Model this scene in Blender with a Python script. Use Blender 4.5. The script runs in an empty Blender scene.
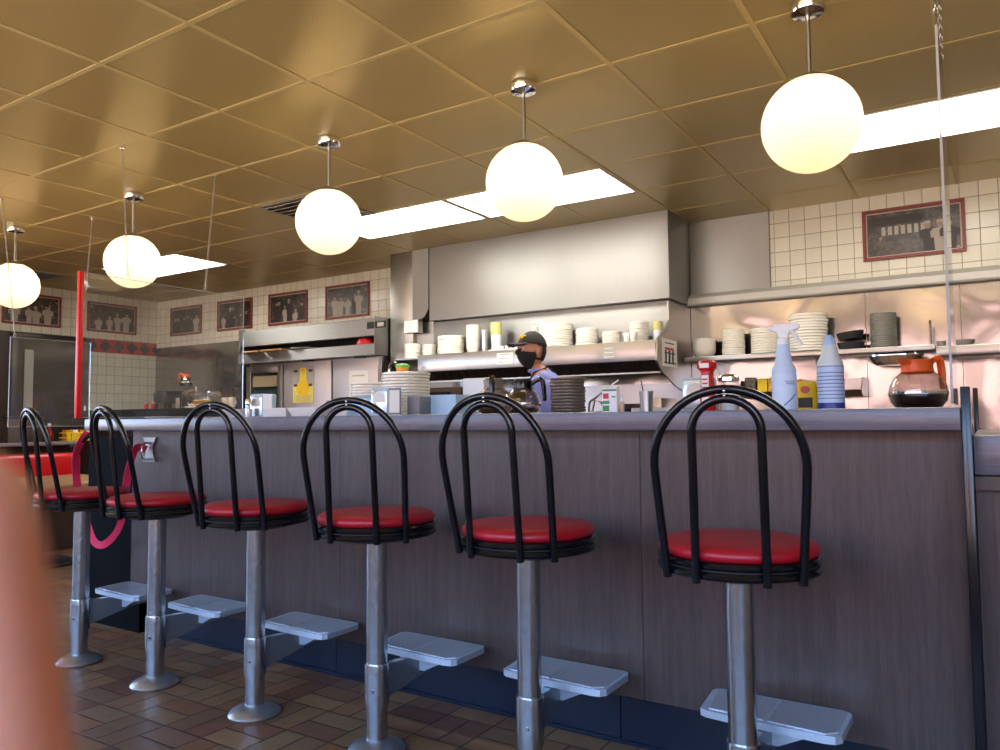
import bpy, bmesh, math, random
from mathutils import Vector, Matrix
random.seed(7)
S = bpy.context.scene
COL = S.collection
PI = math.pi
def R_(d): return math.radians(d)

# ------------------------------------------------------------------ camera
YAW, PITCH, ROLL, FPX = .5674, .0585, -.0089, 765.0
CAM = Vector((0, 0, 1.0))
_f = Vector((-math.sin(YAW)*math.cos(PITCH), math.cos(YAW)*math.cos(PITCH), math.sin(PITCH)))
_r0 = Vector((math.cos(YAW), math.sin(YAW), 0)); _u0 = _r0.cross(_f)
_r = math.cos(ROLL)*_r0 + math.sin(ROLL)*_u0
_u = -math.sin(ROLL)*_r0 + math.cos(ROLL)*_u0
def ray(u, v): return _f + _r*((u-500)/FPX) - _u*((v-375)/FPX)
def at(u, v, y):                       # survey: the point at depth y behind the camera's wall line
    d = ray(u, v); return CAM + d*(y/d.y)
def atx(u, v, x):
    d = ray(u, v); return CAM + d*(x/d.x)
cam = bpy.data.cameras.new('camera'); camo = bpy.data.objects.new('camera', cam); COL.objects.link(camo)
camo.matrix_world = Matrix(((_r.x, _u.x, -_f.x, CAM.x), (_r.y, _u.y, -_f.y, CAM.y), (_r.z, _u.z, -_f.z, CAM.z), (0, 0, 0, 1)))
cam.sensor_width = 36; cam.lens = FPX*36/1000; cam.clip_start = .005
cam.dof.use_dof = True; cam.dof.focus_distance = 3.0; cam.dof.aperture_fstop = 10.0
S.camera = camo
S.view_settings.view_transform = 'Standard'; S.view_settings.look = 'None'
S.view_settings.gamma = 1; S.view_settings.use_curve_mapping = False
S.view_settings.exposure = 1.0
try:
    S.cycles.use_denoising = True; S.cycles.max_bounces = 10; S.cycles.transparent_max_bounces = 16
    S.cycles.sample_clamp_indirect = 6; S.cycles.caustics_reflective = False; S.cycles.caustics_refractive = False
except Exception: pass

# ------------------------------------------------------------------ materials
def lin(c):
    return tuple((x/12.92 if x <= .04045 else ((x+.055)/1.055)**2.4) for x in c)
def rgb(r, g, b): return (*lin((r/255, g/255, b/255)), 1)
class NT:
    def __init__(s, name):
        s.m = bpy.data.materials.new(name); s.m.use_nodes = True; s.t = s.m.node_tree; s.t.nodes.clear()
        s.out = s.n('ShaderNodeOutputMaterial')
    def n(s, k, **kw):
        x = s.t.nodes.new(k)
        for a, b in kw.items(): setattr(x, a, b)
        return x
    def l(s, a, b): s.t.links.new(a, b)
    def val(s, x, inp):
        if isinstance(x, (int, float)): inp.default_value = x
        else: s.l(x, inp)
    def math(s, op, a, b=0.0, c=None):
        x = s.n('ShaderNodeMath', operation=op); s.val(a, x.inputs[0]); s.val(b, x.inputs[1])
        if c is not None: s.val(c, x.inputs[2])
        return x.outputs[0]
    def mix(s, f, a, b):
        x = s.n('ShaderNodeMix', data_type='RGBA'); s.val(f, x.inputs[0])
        for v, i in ((a, 6), (b, 7)):
            if isinstance(v, tuple): x.inputs[i].default_value = v
            else: s.l(v, x.inputs[i])
        return x.outputs[2]
    def ramp(s, f, stops):
        x = s.n('ShaderNodeValToRGB'); s.l(f, x.inputs[0]); e = x.color_ramp.elements
        while len(e) < len(stops): e.new(.5)
        for i, (p, c) in enumerate(stops): e[i].position = p; e[i].color = c
        return x.outputs[0]
    def coord(s, scale=(1, 1, 1), loc=(0, 0, 0), rot=(0, 0, 0)):
        c = s.n('ShaderNodeTexCoord'); m = s.n('ShaderNodeMapping')
        m.inputs['Scale'].default_value = scale; m.inputs['Location'].default_value = loc; m.inputs['Rotation'].default_value = rot
        s.l(c.outputs['Object'], m.inputs[0]); return m.outputs[0]
    def noise(s, vec, scale, detail=3, rough=.5, dist=0):
        x = s.n('ShaderNodeTexNoise'); s.l(vec, x.inputs['Vector']); x.inputs['Scale'].default_value = scale
        x.inputs['Detail'].default_value = detail; x.inputs['Roughness'].default_value = rough; x.inputs['Distortion'].default_value = dist
        return x.outputs[0]
    def bump(s, h, strength, dist=.01):
        x = s.n('ShaderNodeBump'); s.l(h, x.inputs['Height']); x.inputs['Strength'].default_value = strength; x.inputs['Distance'].default_value = dist
        return x.outputs[0]
    def bsdf(s, base=None, rough=.5, metal=0, **kw):
        p = s.n('ShaderNodeBsdfPrincipled')
        if base is not None:
            if isinstance(base, tuple): p.inputs['Base Color'].default_value = base
            else: s.l(base, p.inputs['Base Color'])
        s.val(rough, p.inputs['Roughness']); s.val(metal, p.inputs['Metallic'])
        for k, v in kw.items():
            i = p.inputs[k.replace('_', ' ')]
            if isinstance(v, (int, float, tuple)): i.default_value = v
            else: s.l(v, i)
        s.l(p.outputs[0], s.out.inputs[0]); s.p = p
        return s.m
def plain(name, c, rough=.5, metal=0, var=.06, scale=30, **kw):
    t = NT(name); v = t.coord(); n = t.noise(v, scale, 4)
    a = tuple(x*(1-var) for x in c[:3])+(1,); b = tuple(min(1, x*(1+var)) for x in c[:3])+(1,)
    return t.bsdf(t.mix(n, a, b), rough, metal, **kw)

def steel(name, c, rough, wave=0.0, wscale=2.0, streak=(40, 40, 1.5), aniso=0.0, smear=.1):
    t = NT(name); v = t.coord(); st = t.noise(t.coord(scale=streak), 6, 3)
    big = t.noise(v, 1.3, 3)
    col = t.mix(st, tuple(x*.9 for x in c[:3])+(1,), c)
    r = t.math('ADD', t.math('MULTIPLY', big, smear), rough-smear/2)
    kw = {}
    if wave:
        w = t.noise(v, wscale, 1.5, .4, .6)
        kw['Normal'] = t.bump(w, wave, .02)
    if aniso:
        tan = t.n('ShaderNodeCombineXYZ'); tan.inputs[2].default_value = 1; kw['Tangent'] = tan.outputs[0]; kw['Anisotropic'] = aniso
    return t.bsdf(col, r, 1.0, **kw)

def tile_wall(name, axis):
    t = NT(name); c = t.n('ShaderNodeTexCoord'); sp = t.n('ShaderNodeSeparateXYZ'); t.l(c.outputs['Object'], sp.inputs[0])
    T = .1085
    a = t.math('DIVIDE', sp.outputs[0 if axis == 'x' else 1], T); b = t.math('DIVIDE', t.math('SUBTRACT', sp.outputs[2], 2.446), T)
    fa = t.math('FRACT', a); fb = t.math('FRACT', b)
    da = t.math('MINIMUM', fa, t.math('SUBTRACT', 1, fa)); db = t.math('MINIMUM', fb, t.math('SUBTRACT', 1, fb))
    d = t.math('MINIMUM', da, db)
    g = t.math('LESS_THAN', d, .022)
    cm = t.n('ShaderNodeCombineXYZ'); t.l(t.math('FLOOR', a), cm.inputs[0]); t.l(t.math('FLOOR', b), cm.inputs[1])
    w = t.n('ShaderNodeTexWhiteNoise', noise_dimensions='2D'); t.l(cm.outputs[0], w.inputs['Vector'])
    tc = t.mix(w.outputs['Value'], rgb(216, 212, 194), rgb(226, 222, 204))
    col = t.mix(g, tc, rgb(146, 137, 120))
    sm = t.n('ShaderNodeMapRange'); t.l(d, sm.inputs[0]); sm.inputs[1].default_value = .0; sm.inputs[2].default_value = .06
    return t.bsdf(col, t.math('ADD', t.math('MULTIPLY', g, .5), .22), 0, Normal=t.bump(sm.outputs[0], .35, .003))

def floor_mat():
    t = NT('quarry_tile_basketweave'); c = t.n('ShaderNodeTexCoord'); sp = t.n('ShaderNodeSeparateXYZ'); t.l(c.outputs['Object'], sp.inputs[0])
    s = .1865
    x = t.math('DIVIDE', t.math('ADD', sp.outputs[0], 2.522), s); y = t.math('DIVIDE', t.math('SUBTRACT', sp.outputs[1], 1.40), s)
    ix, iy = t.math('FLOOR', x), t.math('FLOOR', y); fx, fy = t.math('FRACT', x), t.math('FRACT', y)
    par = t.math('FLOORED_MODULO', t.math('ADD', ix, iy), 2)      # 0: bricks run along y
    def sw(a, b): return t.math('ADD', t.math('MULTIPLY', a, t.math('SUBTRACT', 1, par)), t.math('MULTIPLY', b, par))
    sh, lo = sw(fx, fy), sw(fy, fx)
    h2 = t.math('MULTIPLY', sh, 2); k = t.math('FLOOR', h2); fs = t.math('FRACT', h2)
    ds = t.math('MULTIPLY', t.math('MINIMUM', fs, t.math('SUBTRACT', 1, fs)), .5)
    dl = t.math('MINIMUM', lo, t.math('SUBTRACT', 1, lo)); d = t.math('MINIMUM', ds, dl)
    g = t.math('LESS_THAN', d, .014)
    cm = t.n('ShaderNodeCombineXYZ'); t.l(ix, cm.inputs[0]); t.l(iy, cm.inputs[1]); t.l(k, cm.inputs[2])
    w = t.n('ShaderNodeTexWhiteNoise', noise_dimensions='3D'); t.l(cm.outputs[0], w.inputs['Vector'])
    base = t.ramp(w.outputs['Value'], [(0, rgb(92, 54, 44)), (.2, rgb(142, 92, 54)), (.45, rgb(136, 106, 72)), (.7, rgb(114, 75, 56)), (1, rgb(158, 118, 76))])
    n = t.noise(t.coord(), 18, 5); n2 = t.noise(t.coord(), 90, 3)
    base = t.mix(t.math('MULTIPLY', n, .4), base, rgb(90, 64, 54))
    col = t.mix(g, base, rgb(30, 18, 18))
    sm = t.n('ShaderNodeMapRange'); t.l(d, sm.inputs[0]); sm.inputs[1].default_value = .004; sm.inputs[2].default_value = .028
    hgt = t.math('ADD', sm.outputs[0], t.math('MULTIPLY', n2, .15))
    return t.bsdf(col, t.math('ADD', t.math('MULTIPLY', n, .25), .34), 0, Normal=t.bump(hgt, .4, .004))

def wood_lam(name, dark, light, rough, axis='z'):
    t = NT(name)
    sc = {'z': (14, 14, .8), 'x': (.8, 14, 14)}[axis]
    v = t.coord(scale=sc); n = t.noise(v, 5, 6, .65, .4); v2 = t.coord(scale=tuple(q*4 for q in sc)); n2 = t.noise(v2, 9, 3)
    f = t.math('ADD', t.math('MULTIPLY', n, .65), t.math('MULTIPLY', n2, .35))
    col = t.ramp(f, [(.3, dark), (.52, tuple((a+b)/2 for a, b in zip(dark, light))), (.72, light)])
    return t.bsdf(col, rough, 0, Normal=t.bump(f, .12, .002))

def ceil_mat():
    t = NT('ceiling_metal_tile'); v = t.coord()
    n = t.noise(v, 3, 3)
    sp = t.n('ShaderNodeSeparateXYZ'); t.l(v, sp.inputs[0])
    ry = t.math('SINE', t.math('MULTIPLY', sp.outputs[1], 2*PI/.011)); rx = t.math('SINE', t.math('MULTIPLY', sp.outputs[0], 2*PI/.011))
    dots = t.math('MULTIPLY', t.math('ADD', t.math('MULTIPLY', rx, ry), 1), .5)
    col = t.mix(n, rgb(190, 172, 116), rgb(198, 180, 124))
    col = t.mix(t.math('MULTIPLY', dots, .4), col, rgb(104, 82, 46))
    tan = t.n('ShaderNodeCombineXYZ'); tan.inputs[0].default_value = 1
    return t.bsdf(col, .34, .22, Normal=t.bump(n, .05, .01), Tangent=tan.outputs[0], Anisotropic=.85)

def print_mat(name, seed, sep):
    t = NT(name); v = t.coord(scale=(1, 1, 1), loc=(seed*3.1, seed*1.7, seed*.9))
    n = t.noise(v, 26, 5, .65, .6); b = t.noise(v, 7, 2)
    f = t.math('ADD', t.math('MULTIPLY', n, .7), t.math('MULTIPLY', b, .3))
    col = t.ramp(f, [(.40, rgb(26, 20, 18)), (.49, rgb(52, 42, 36)), (.53, rgb(86, 72, 62)), (.58, rgb(40, 32, 28)), (.66, sep)])
    return t.bsdf(col, .35)

def acrylic(name, tint=(1, 1, 1, 1), haze=.055):
    t = NT(name); tr = t.n('ShaderNodeBsdfTransparent'); tr.inputs[0].default_value = tint
    gl = t.n('ShaderNodeBsdfGlossy'); gl.inputs['Roughness'].default_value = .02
    df = t.n('ShaderNodeBsdfDiffuse'); df.inputs[0].default_value = (.8, .82, .85, 1)
    fr = t.n('ShaderNodeFresnel'); fr.inputs[0].default_value = 1.38
    m1 = t.n('ShaderNodeMixShader'); m1.inputs[0].default_value = haze; t.l(tr.outputs[0], m1.inputs[1]); t.l(df.outputs[0], m1.inputs[2])
    m2 = t.n('ShaderNodeMixShader'); t.l(fr.outputs[0], m2.inputs[0]); t.l(m1.outputs[0], m2.inputs[1]); t.l(gl.outputs[0], m2.inputs[2])
    t.l(m2.outputs[0], t.out.inputs[0]); return t.m

def globe_mat():
    t = NT('opal_glass_glow'); tl = t.n('ShaderNodeBsdfTranslucent'); tl.inputs[0].default_value = (.95, .86, .68, 1)
    em = t.n('ShaderNodeEmission'); em.inputs[0].default_value = (1, .70, .40, 1); em.inputs[1].default_value = GLOBE_EM
    a = t.n('ShaderNodeAddShader'); t.l(tl.outputs[0], a.inputs[0]); t.l(em.outputs[0], a.inputs[1])
    t.l(a.outputs[0], t.out.inputs[0]); return t.m
def emit(name, c, s):
    t = NT(name); e = t.n('ShaderNodeEmission'); e.inputs[0].default_value = c; e.inputs[1].default_value = s
    t.l(e.outputs[0], t.out.inputs[0]); return t.m
def glassy(name, c, rough=.03, haze=.25):
    """thin-walled tinted glass: see-through, with gloss and a little body colour"""
    t = NT(name); tr = t.n('ShaderNodeBsdfTransparent'); tr.inputs[0].default_value = c
    p = t.n('ShaderNodeBsdfGlossy'); p.inputs[0].default_value = (.9, .9, .9, 1); p.inputs['Roughness'].default_value = rough
    m = t.n('ShaderNodeMixShader'); fr = t.n('ShaderNodeLayerWeight'); fr.inputs[0].default_value = .35
    f = t.math('ADD', t.math('MULTIPLY', fr.outputs['Facing'], .6), haze); t.l(f, m.inputs[0])
    t.l(tr.outputs[0], m.inputs[1]); t.l(p.outputs[0], m.inputs[2]); t.l(m.outputs[0], t.out.inputs[0]); return t.m

GLOBE_EM = .21
M = {}
M['floor'] = floor_mat(); M['ceil'] = ceil_mat()
M['tbar'] = plain('ceiling_grid_paint', rgb(196, 178, 126), .6, 0)
M['tile_x'] = tile_wall('cream_tile_back', 'x'); M['tile_y'] = tile_wall('cream_tile_side', 'y')
M['panel'] = wood_lam('grey_brown_laminate', rgb(60, 46, 43), rgb(94, 77, 71), .36)
M['ctop'] = wood_lam('countertop_laminate', rgb(84, 78, 84), rgb(128, 120, 126), .3, 'x')
M['kick'] = plain('navy_kick_vinyl', rgb(9, 20, 40), .35)
M['black'] = plain('black_gloss_paint', (.0035, .0035, .005, 1), .2)
M['blackmatte'] = plain('black_matte', (.008, .008, .009, 1), .6)
M['blackcloth'] = plain('black_cloth', (.012, .012, .014, 1), .9, scale=200, var=.4)
M['vinyl'] = plain('red_vinyl', rgb(172, 14, 34), .42, var=.1, scale=60)
M['boothred'] = plain('booth_red_vinyl', rgb(205, 28, 34), .35)
M['pole'] = steel('brushed_pole_steel', (.58, .6, .63, 1), .26, .12, 14, (60, 60, 3))
M['flange'] = plain('worn_flange_steel', (.5, .52, .55, 1), .32, .9)
M['armsteel'] = plain('shaded_arm_steel', (.26, .29, .33, 1), .4, .8)  # dark steel, with the arm's shade put into its base colour
M['cast'] = plain('cast_aluminium', (.70, .78, .88, 1), .36, .6, scale=120, var=.15)
M['chrome'] = plain('chrome', (.82, .82, .83, 1), .08, 1)
M['steel'] = steel('hood_stainless', (.41, .41, .395, 1), .5, .06, 1.6, (30, 30, 1.2), .8)
M['steeldark'] = steel('dull_stainless', (.42, .41, .39, 1), .34, .1, 1.6)
M['steelwave'] = steel('wavy_polished_stainless', (.42, .395, .37, 1), .15, .6, 2.6, (8, 8, 2), smear=.06)
M['shelf'] = steel('shelf_stainless', (.46, .455, .45, 1), .3, .05, 3, (2, 60, 60))
M['ledge'] = plain('painted_ledge', rgb(188, 186, 178), .4, .2)
M['white'] = plain('white_ceramic', rgb(246, 242, 228), .22)
M['whiteplain'] = plain('white_plastic', rgb(236, 238, 242), .35)
M['paper'] = plain('white_paper', rgb(238, 236, 228), .8)
M['card'] = plain('pale_blue_plastic', rgb(176, 206, 226), .4)
M['grey'] = plain('grey_plastic', rgb(126, 128, 134), .5)
M['stone'] = plain('grey_stoneware', rgb(132, 130, 120), .3)
M['brownplate'] = plain('dark_steel_plates', (.24, .20, .16, 1), .42, .55)
M['orange'] = plain('orange_plastic', rgb(255, 104, 34), .35)
M['clear'] = glassy('clear_glass', (.95, .96, .97, 1), .03, .12)
M['potglass'] = glassy('carafe_glass', (.70, .64, .63, 1), .05, .10)
M['coffee'] = plain('black_coffee', (.03, .012, .006, 1), .1)
M['tea'] = plain('brown_tea', (.16, .07, .03, 1), .15)
M['blueplastic'] = plain('spray_bottle_plastic', rgb(196, 216, 240), .35)
M['bluelid'] = plain('bottle_cap_blue', rgb(160, 196, 236), .35)
M['navy'] = plain('navy_print', rgb(34, 58, 140), .4)
M['inkblue'] = plain('blue_grey_print', rgb(96, 122, 168), .5)
M['ink'] = plain('dark_print', rgb(48, 46, 50), .6)
M['yellow'] = plain('yellow_print', rgb(242, 206, 26), .5)
M['paleyellow'] = plain('pale_yellow_paper', rgb(238, 224, 120), .7)
M['greypaper'] = plain('grey_print', rgb(170, 170, 160), .7)
M['red'] = plain('red_plastic', rgb(196, 22, 26), .35)
M['redstrip'] = plain('red_edge_trim', rgb(232, 34, 36), .4)
M['green'] = plain('green_print', rgb(60, 150, 80), .5)
M['lime'] = plain('lime_plastic', rgb(96, 214, 60), .45)
M['frame'] = plain('maroon_frame', rgb(122, 48, 46), .45)
M['mat_border'] = plain('print_border', rgb(196, 176, 160), .6)
M['figwhite'] = plain('print_light_tone', rgb(168, 157, 144), .5)
M['figdark'] = plain('print_dark_tone', rgb(40, 32, 30), .5)
M['skin'] = plain('skin', rgb(196, 140, 112), .5, scale=40, Subsurface_Weight=.1)
M['fingerskin'] = plain('finger_skin', rgb(255, 178, 150), .5, var=.06, scale=90, Subsurface_Weight=.5, Subsurface_Radius=(.014, .006, .004), Subsurface_Scale=.6)
M['shirt'] = plain('lavender_shirt', rgb(140, 150, 214), .8, scale=80)
M['trouser'] = plain('black_trousers', rgb(22, 22, 26), .8)
M['hair'] = plain('dark_hair', rgb(30, 22, 18), .6)
M['pink'] = plain('pink_webbing', rgb(226, 40, 84), .7, scale=200, var=.15)
M['oak'] = wood_lam('booth_table_wood', rgb(150, 104, 62), rgb(206, 156, 104), .35, 'x')
M['darkwood'] = wood_lam('dark_brown_wood', rgb(40, 28, 24), rgb(74, 54, 46), .4)
M['bronze'] = plain('dark_bronze_door', rgb(46, 36, 32), .4, .3)
M['acrylic'] = acrylic('acrylic_sheet'); M['acedge'] = acrylic('acrylic_edge', haze=.45)
M['winglass'] = acrylic('window_glass', haze=.0)
M['globe'] = globe_mat(); M['panel_light'] = emit('fluorescent_lens', (1, .96, .87, 1), 8.0)
M['wallpaint'] = plain('cream_wall_paint', rgb(214, 200, 172), .7)
M['filter'] = plain('greasy_filter', rgb(52, 42, 34), .45, .6)
M['pastry'] = plain('yellow_pastry', rgb(226, 178, 70), .7)
M['paleblue_tub'] = plain('pale_blue_tub', rgb(176, 214, 240), .45)
M['lidtone'] = plain('pale_yellow_lid', rgb(206, 198, 128), .45)
M['amber'] = plain('amber_syrup', rgb(210, 150, 40), .2)
M['wood_black'] = plain('black_laminate', rgb(5, 5, 7), .8, Specular_IOR_Level=.08)

# ------------------------------------------------------------------ mesh helpers
class MB:
    def __init__(s): s.b = bmesh.new(); s.mi = 0
    def _tag(s, faces):
        for f in faces: f.material_index = s.mi
    def _vt(s, vs, mat=None):
        fs = set()
        for v in vs:
            for f in v.link_faces: fs.add(f)
        s._tag(fs)
    def box(s, lo, hi, bev=0, seg=2, rot=None):
        lo, hi = Vector(lo), Vector(hi); c = (lo+hi)/2; d = hi-lo
        m = Matrix.Translation(c) @ (rot.to_4x4() if rot else Matrix()) @ Matrix.Diagonal((*d, 1))
        r = bmesh.ops.create_cube(s.b, size=1, matrix=m); vs = r['verts']
        if bev:
            es = list({e for v in vs for e in v.link_edges})
            r2 = bmesh.ops.bevel(s.b, geom=es, offset=bev, segments=seg, affect='EDGES', profile=.5)
            vs = r2['verts']
        s._vt(vs); return s
    def lathe(s, prof, c=(0, 0, 0), seg=32, axis=None, closed=False, sx=1, sy=1):
        c = Vector(c); rings = []
        q = Matrix() if axis is None else Vector((0, 0, 1)).rotation_difference(Vector(axis).normalized()).to_matrix().to_4x4()
        for r, z in prof:
            if r < 1e-6: rings.append([s.b.verts.new(c + (q @ Vector((0, 0, z))))])
            else: rings.append([s.b.verts.new(c + (q @ Vector((sx*r*math.cos(2*PI*k/seg), sy*r*math.sin(2*PI*k/seg), z)))) for k in range(seg)])
        fs = []
        n = len(rings)
        for i in range(n if closed else n-1):
            a, b = rings[i], rings[(i+1) % n]
            if len(a) == 1 and len(b) == 1: continue
            for k in range(seg):
                k2 = (k+1) % seg
                if len(a) == 1: fs.append(s.b.faces.new((a[0], b[k2], b[k])))
                elif len(b) == 1: fs.append(s.b.faces.new((a[k], a[k2], b[0])))
                else: fs.append(s.b.faces.new((a[k], a[k2], b[k2], b[k])))
        s._tag(fs); return s
    def cyl(s, a, b, r, r2=None, seg=16):
        a, b = Vector(a), Vector(b); L = (b-a).length; r2 = r if r2 is None else r2
        return s.lathe([(0, 0), (r, 0), (r2, L), (0, L)], a, seg, b-a)
    def tube(s, pts, r, seg=10, closed=False, flat=None):
        pts = [Vector(p) for p in pts]; n = len(pts); rings = []
        up = None
        for i, p in enumerate(pts):
            if closed: t = pts[(i+1) % n]-pts[i-1]
            else: t = pts[min(i+1, n-1)]-pts[max(i-1, 0)]
            t.normalize()
            if up is None:
                up = Vector((0, 0, 1)) if abs(t.z) < .9 else Vector((1, 0, 0))
            x = up - t*up.dot(t)
            if x.length < 1e-5: x = t.orthogonal()
            x.normalize(); y = t.cross(x); up = x
            rr = r[i] if isinstance(r, (list, tuple)) else r
            fx, fy = flat if flat else (1, 1)
            rings.append([s.b.verts.new(p + x*(rr*fx*math.cos(2*PI*k/seg)) + y*(rr*fy*math.sin(2*PI*k/seg))) for k in range(seg)])
        fs = []
        for i in range(n if closed else n-1):
            a, b = rings[i], rings[(i+1) % n]
            for k in range(seg):
                k2 = (k+1) % seg; fs.append(s.b.faces.new((a[k], a[k2], b[k2], b[k])))
        if not closed:
            fs.append(s.b.faces.new(rings[0][::-1])); fs.append(s.b.faces.new(rings[-1]))
        s._tag(fs); return s
    def ribbon(s, pts, w, th=.002):
        """strap: pts are (point, width direction)"""
        up = []; dn = []
        P = [Vector(p) for p, _ in pts]; W = [Vector(d).normalized() for _, d in pts]
        rows = []
        for i, p in enumerate(P):
            t = (P[min(i+1, len(P)-1)]-P[max(i-1, 0)]).normalized(); n = t.cross(W[i]).normalized()
            rows.append([s.b.verts.new(p+W[i]*w/2*a+n*th/2*b) for a, b in ((-1, -1), (1, -1), (1, 1), (-1, 1))])
        fs = []
        for a, b in zip(rows, rows[1:]):
            for k in range(4): fs.append(s.b.faces.new((a[k], a[(k+1) % 4], b[(k+1) % 4], b[k])))
        fs.append(s.b.faces.new(rows[0][::-1])); fs.append(s.b.faces.new(rows[-1]))
        s._tag(fs); return s
    def prism(s, poly, axis, a, b):
        """polygon in the two other axes, extruded along axis from a to b"""
        def P(p, h): return {'x': (h, p[0], p[1]), 'y': (p[0], h, p[1]), 'z': (p[0], p[1], h)}[axis]
        A = [s.b.verts.new(P(p, a)) for p in poly]; B = [s.b.verts.new(P(p, b)) for p in poly]
        fs = [s.b.faces.new(A[::-1]), s.b.faces.new(B)]
        n = len(poly)
        for i in range(n): fs.append(s.b.faces.new((A[i], A[(i+1) % n], B[(i+1) % n], B[i])))
        s._tag(fs); return s
    def quad(s, *p):
        f = s.b.faces.new([s.b.verts.new(q) for q in p]); s._tag([f]); return s
    def sph(s, c, r, sc=(1, 1, 1), seg=20, rings=12, rot=None):
        m = Matrix.Translation(Vector(c)) @ (rot.to_4x4() if rot else Matrix()) @ Matrix.Diagonal((*[r*q for q in sc], 1))
        q = bmesh.ops.create_uvsphere(s.b, u_segments=seg, v_segments=rings, radius=1, matrix=m); s._vt(q['verts']); return s
    def torus(s, c, R, r, seg=40, seg2=10, sx=1, sy=1, rot=None):
        pts = []
        q = rot if rot else Matrix.Identity(3)
        for k in range(seg):
            a = 2*PI*k/seg; pts.append(Vector(c)+q @ Vector((R*sx*math.cos(a), R*sy*math.sin(a), 0)))
        return s.tube(pts, r, seg2, True)
    def mat(s, i): s.mi = i; return s
    def build(s, name, mats, parent=None, smooth=35, loc=None, rotz=0, subsurf=0):
        bmesh.ops.recalc_face_normals(s.b, faces=s.b.faces)
        me = bpy.data.meshes.new(name); s.b.to_mesh(me); s.b.free()
        for m in (mats if isinstance(mats, (list, tuple)) else [mats]): me.materials.append(M[m] if isinstance(m, str) else m)
        if smooth:
            me.polygons.foreach_set('use_smooth', [True]*len(me.polygons)); me.set_sharp_from_angle(angle=R_(smooth))
        o = bpy.data.objects.new(name, me); COL.objects.link(o)
        if parent: o.parent = parent
        if loc is not None: o.location = loc
        if rotz: o.rotation_euler.z = rotz
        if subsurf:
            md = o.modifiers.new('sub', 'SUBSURF'); md.levels = md.render_levels = subsurf
        return o
def tag(o, label, cat, group=None):
    o['label'] = label; o['category'] = cat
    if group: o['group'] = group
    return o
def thing(name, label, cat, loc=(0, 0, 0), rotz=0, group=None):
    o = bpy.data.objects.new(name, None); COL.objects.link(o); o.location = loc; o.rotation_euler.z = rotz; o.empty_display_size = .1
    return tag(o, label, cat, group)
def struct(o): o['kind'] = 'structure'; return o
def copy_tree(o, parent=None):
    c = o.copy(); COL.objects.link(c)
    if parent is not None: c.parent = parent
    for ch in list(o.children): copy_tree(ch, c)
    return c
ORD = ['topmost', 'second', 'third', 'fourth', 'fifth', 'sixth', 'seventh', 'eighth', 'ninth', 'tenth', 'eleventh', 'twelfth', 'thirteenth', 'fourteenth', 'fifteenth', 'sixteenth', 'seventeenth', 'eighteenth', 'nineteenth', 'twentieth']

# ------------------------------------------------------------------ room shell
ZC = 2.545; XL, XR, YB, YF = -8.95, 3.2, 5.88, -1.3
T = .6096; GX, GY = -.1158, 1.178
struct(MB().box((XL-.1, YF-.1, -.1), (XR+.1, YB+.1, 0)).build('floor', 'floor'))
skip = set()
def cells(i0, i1, j): return [(i, j) for i in range(i0, i1)]
TRO = [(-3-2, 5, 'fluorescent ceiling panel partly behind the second globe lamp from the right'),
       (-5-2, 5, 'fluorescent ceiling panel just right of the middle globe lamp'),
       (-12, 5, 'small looking fluorescent panel behind the far left globe by the clear shield'),
       (-1, 5, 'fluorescent ceiling panel at the right edge behind the nearest globe lamp')]
VEN = [(-7, 4), (-14, 4)]
for i0, j, _ in TRO:
    for i in (i0, i0+1): skip.add((i, j))
for c in VEN: skip.add(c)
b = MB()
i0 = math.floor((XL-GX)/T); i1 = math.ceil((XR-GX)/T); j0 = math.floor((YF-GY)/T); j1 = math.ceil((YB-GY)/T)
for i in range(i0, i1):
    for j in range(j0, j1):
        if (i, j) in skip: continue
        x0, x1 = max(GX+i*T, XL), min(GX+(i+1)*T, XR); y0, y1 = max(GY+j*T, YF), min(GY+(j+1)*T, YB)
        b.box((x0, y0, ZC), (x1, y1, ZC+.02))
b.mat(1)
for i in range(i0, i1+1):
    for j in range(j0, j1):
        x = GX+i*T; y0, y1 = max(GY+j*T, YF), min(GY+(j+1)*T, YB)
        if XL < x < XR and not any(jj == j and i == ii+1 for ii, jj, _ in TRO): b.box((x-.012, y0, ZC-.0028), (x+.012, y1, ZC+.004))
for j in range(j0, j1+1):
    y = GY+j*T
    if YF < y < YB: b.box((XL, y-.012, ZC-.0025), (XR, y+.012, ZC+.004))
b.mat(0).box((XL-.1, YF-.1, ZC+.16), (XR+.1, YB+.1, ZC+.2))
struct(b.build('ceiling', ['ceil', 'tbar'], smooth=0))
struct(MB().box((XL-.1, YB, 0), (XR+.1, YB+.1, ZC+.2)).build('wall_back', 'tile_x'))
b = MB(); b.box((XL-.1, YF-.1, 0), (XL, YB, .72)); b.box((XL-.1, YF-.1, 2.25), (XL, YB, ZC+.2)); b.box((XL-.1, YF-.1, .72), (XL, -1.05, 2.25)); b.box((XL-.1, 2.15, .72), (XL, YB, 2.25))
struct(b.build('wall_left', 'tile_y'))
b = MB()
for lo, hi in (((-1.05, .72), (2.15, .77)), ((-1.05, 2.20), (2.15, 2.25)), ((-1.05, .77), (-1.0, 2.20)), ((2.10, .77), (2.15, 2.20)), ((.52, .77), (.58, 2.20))): b.box((XL-.07, lo[0], lo[1]), (XL-.02, hi[0], hi[1]))
w = b

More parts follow.
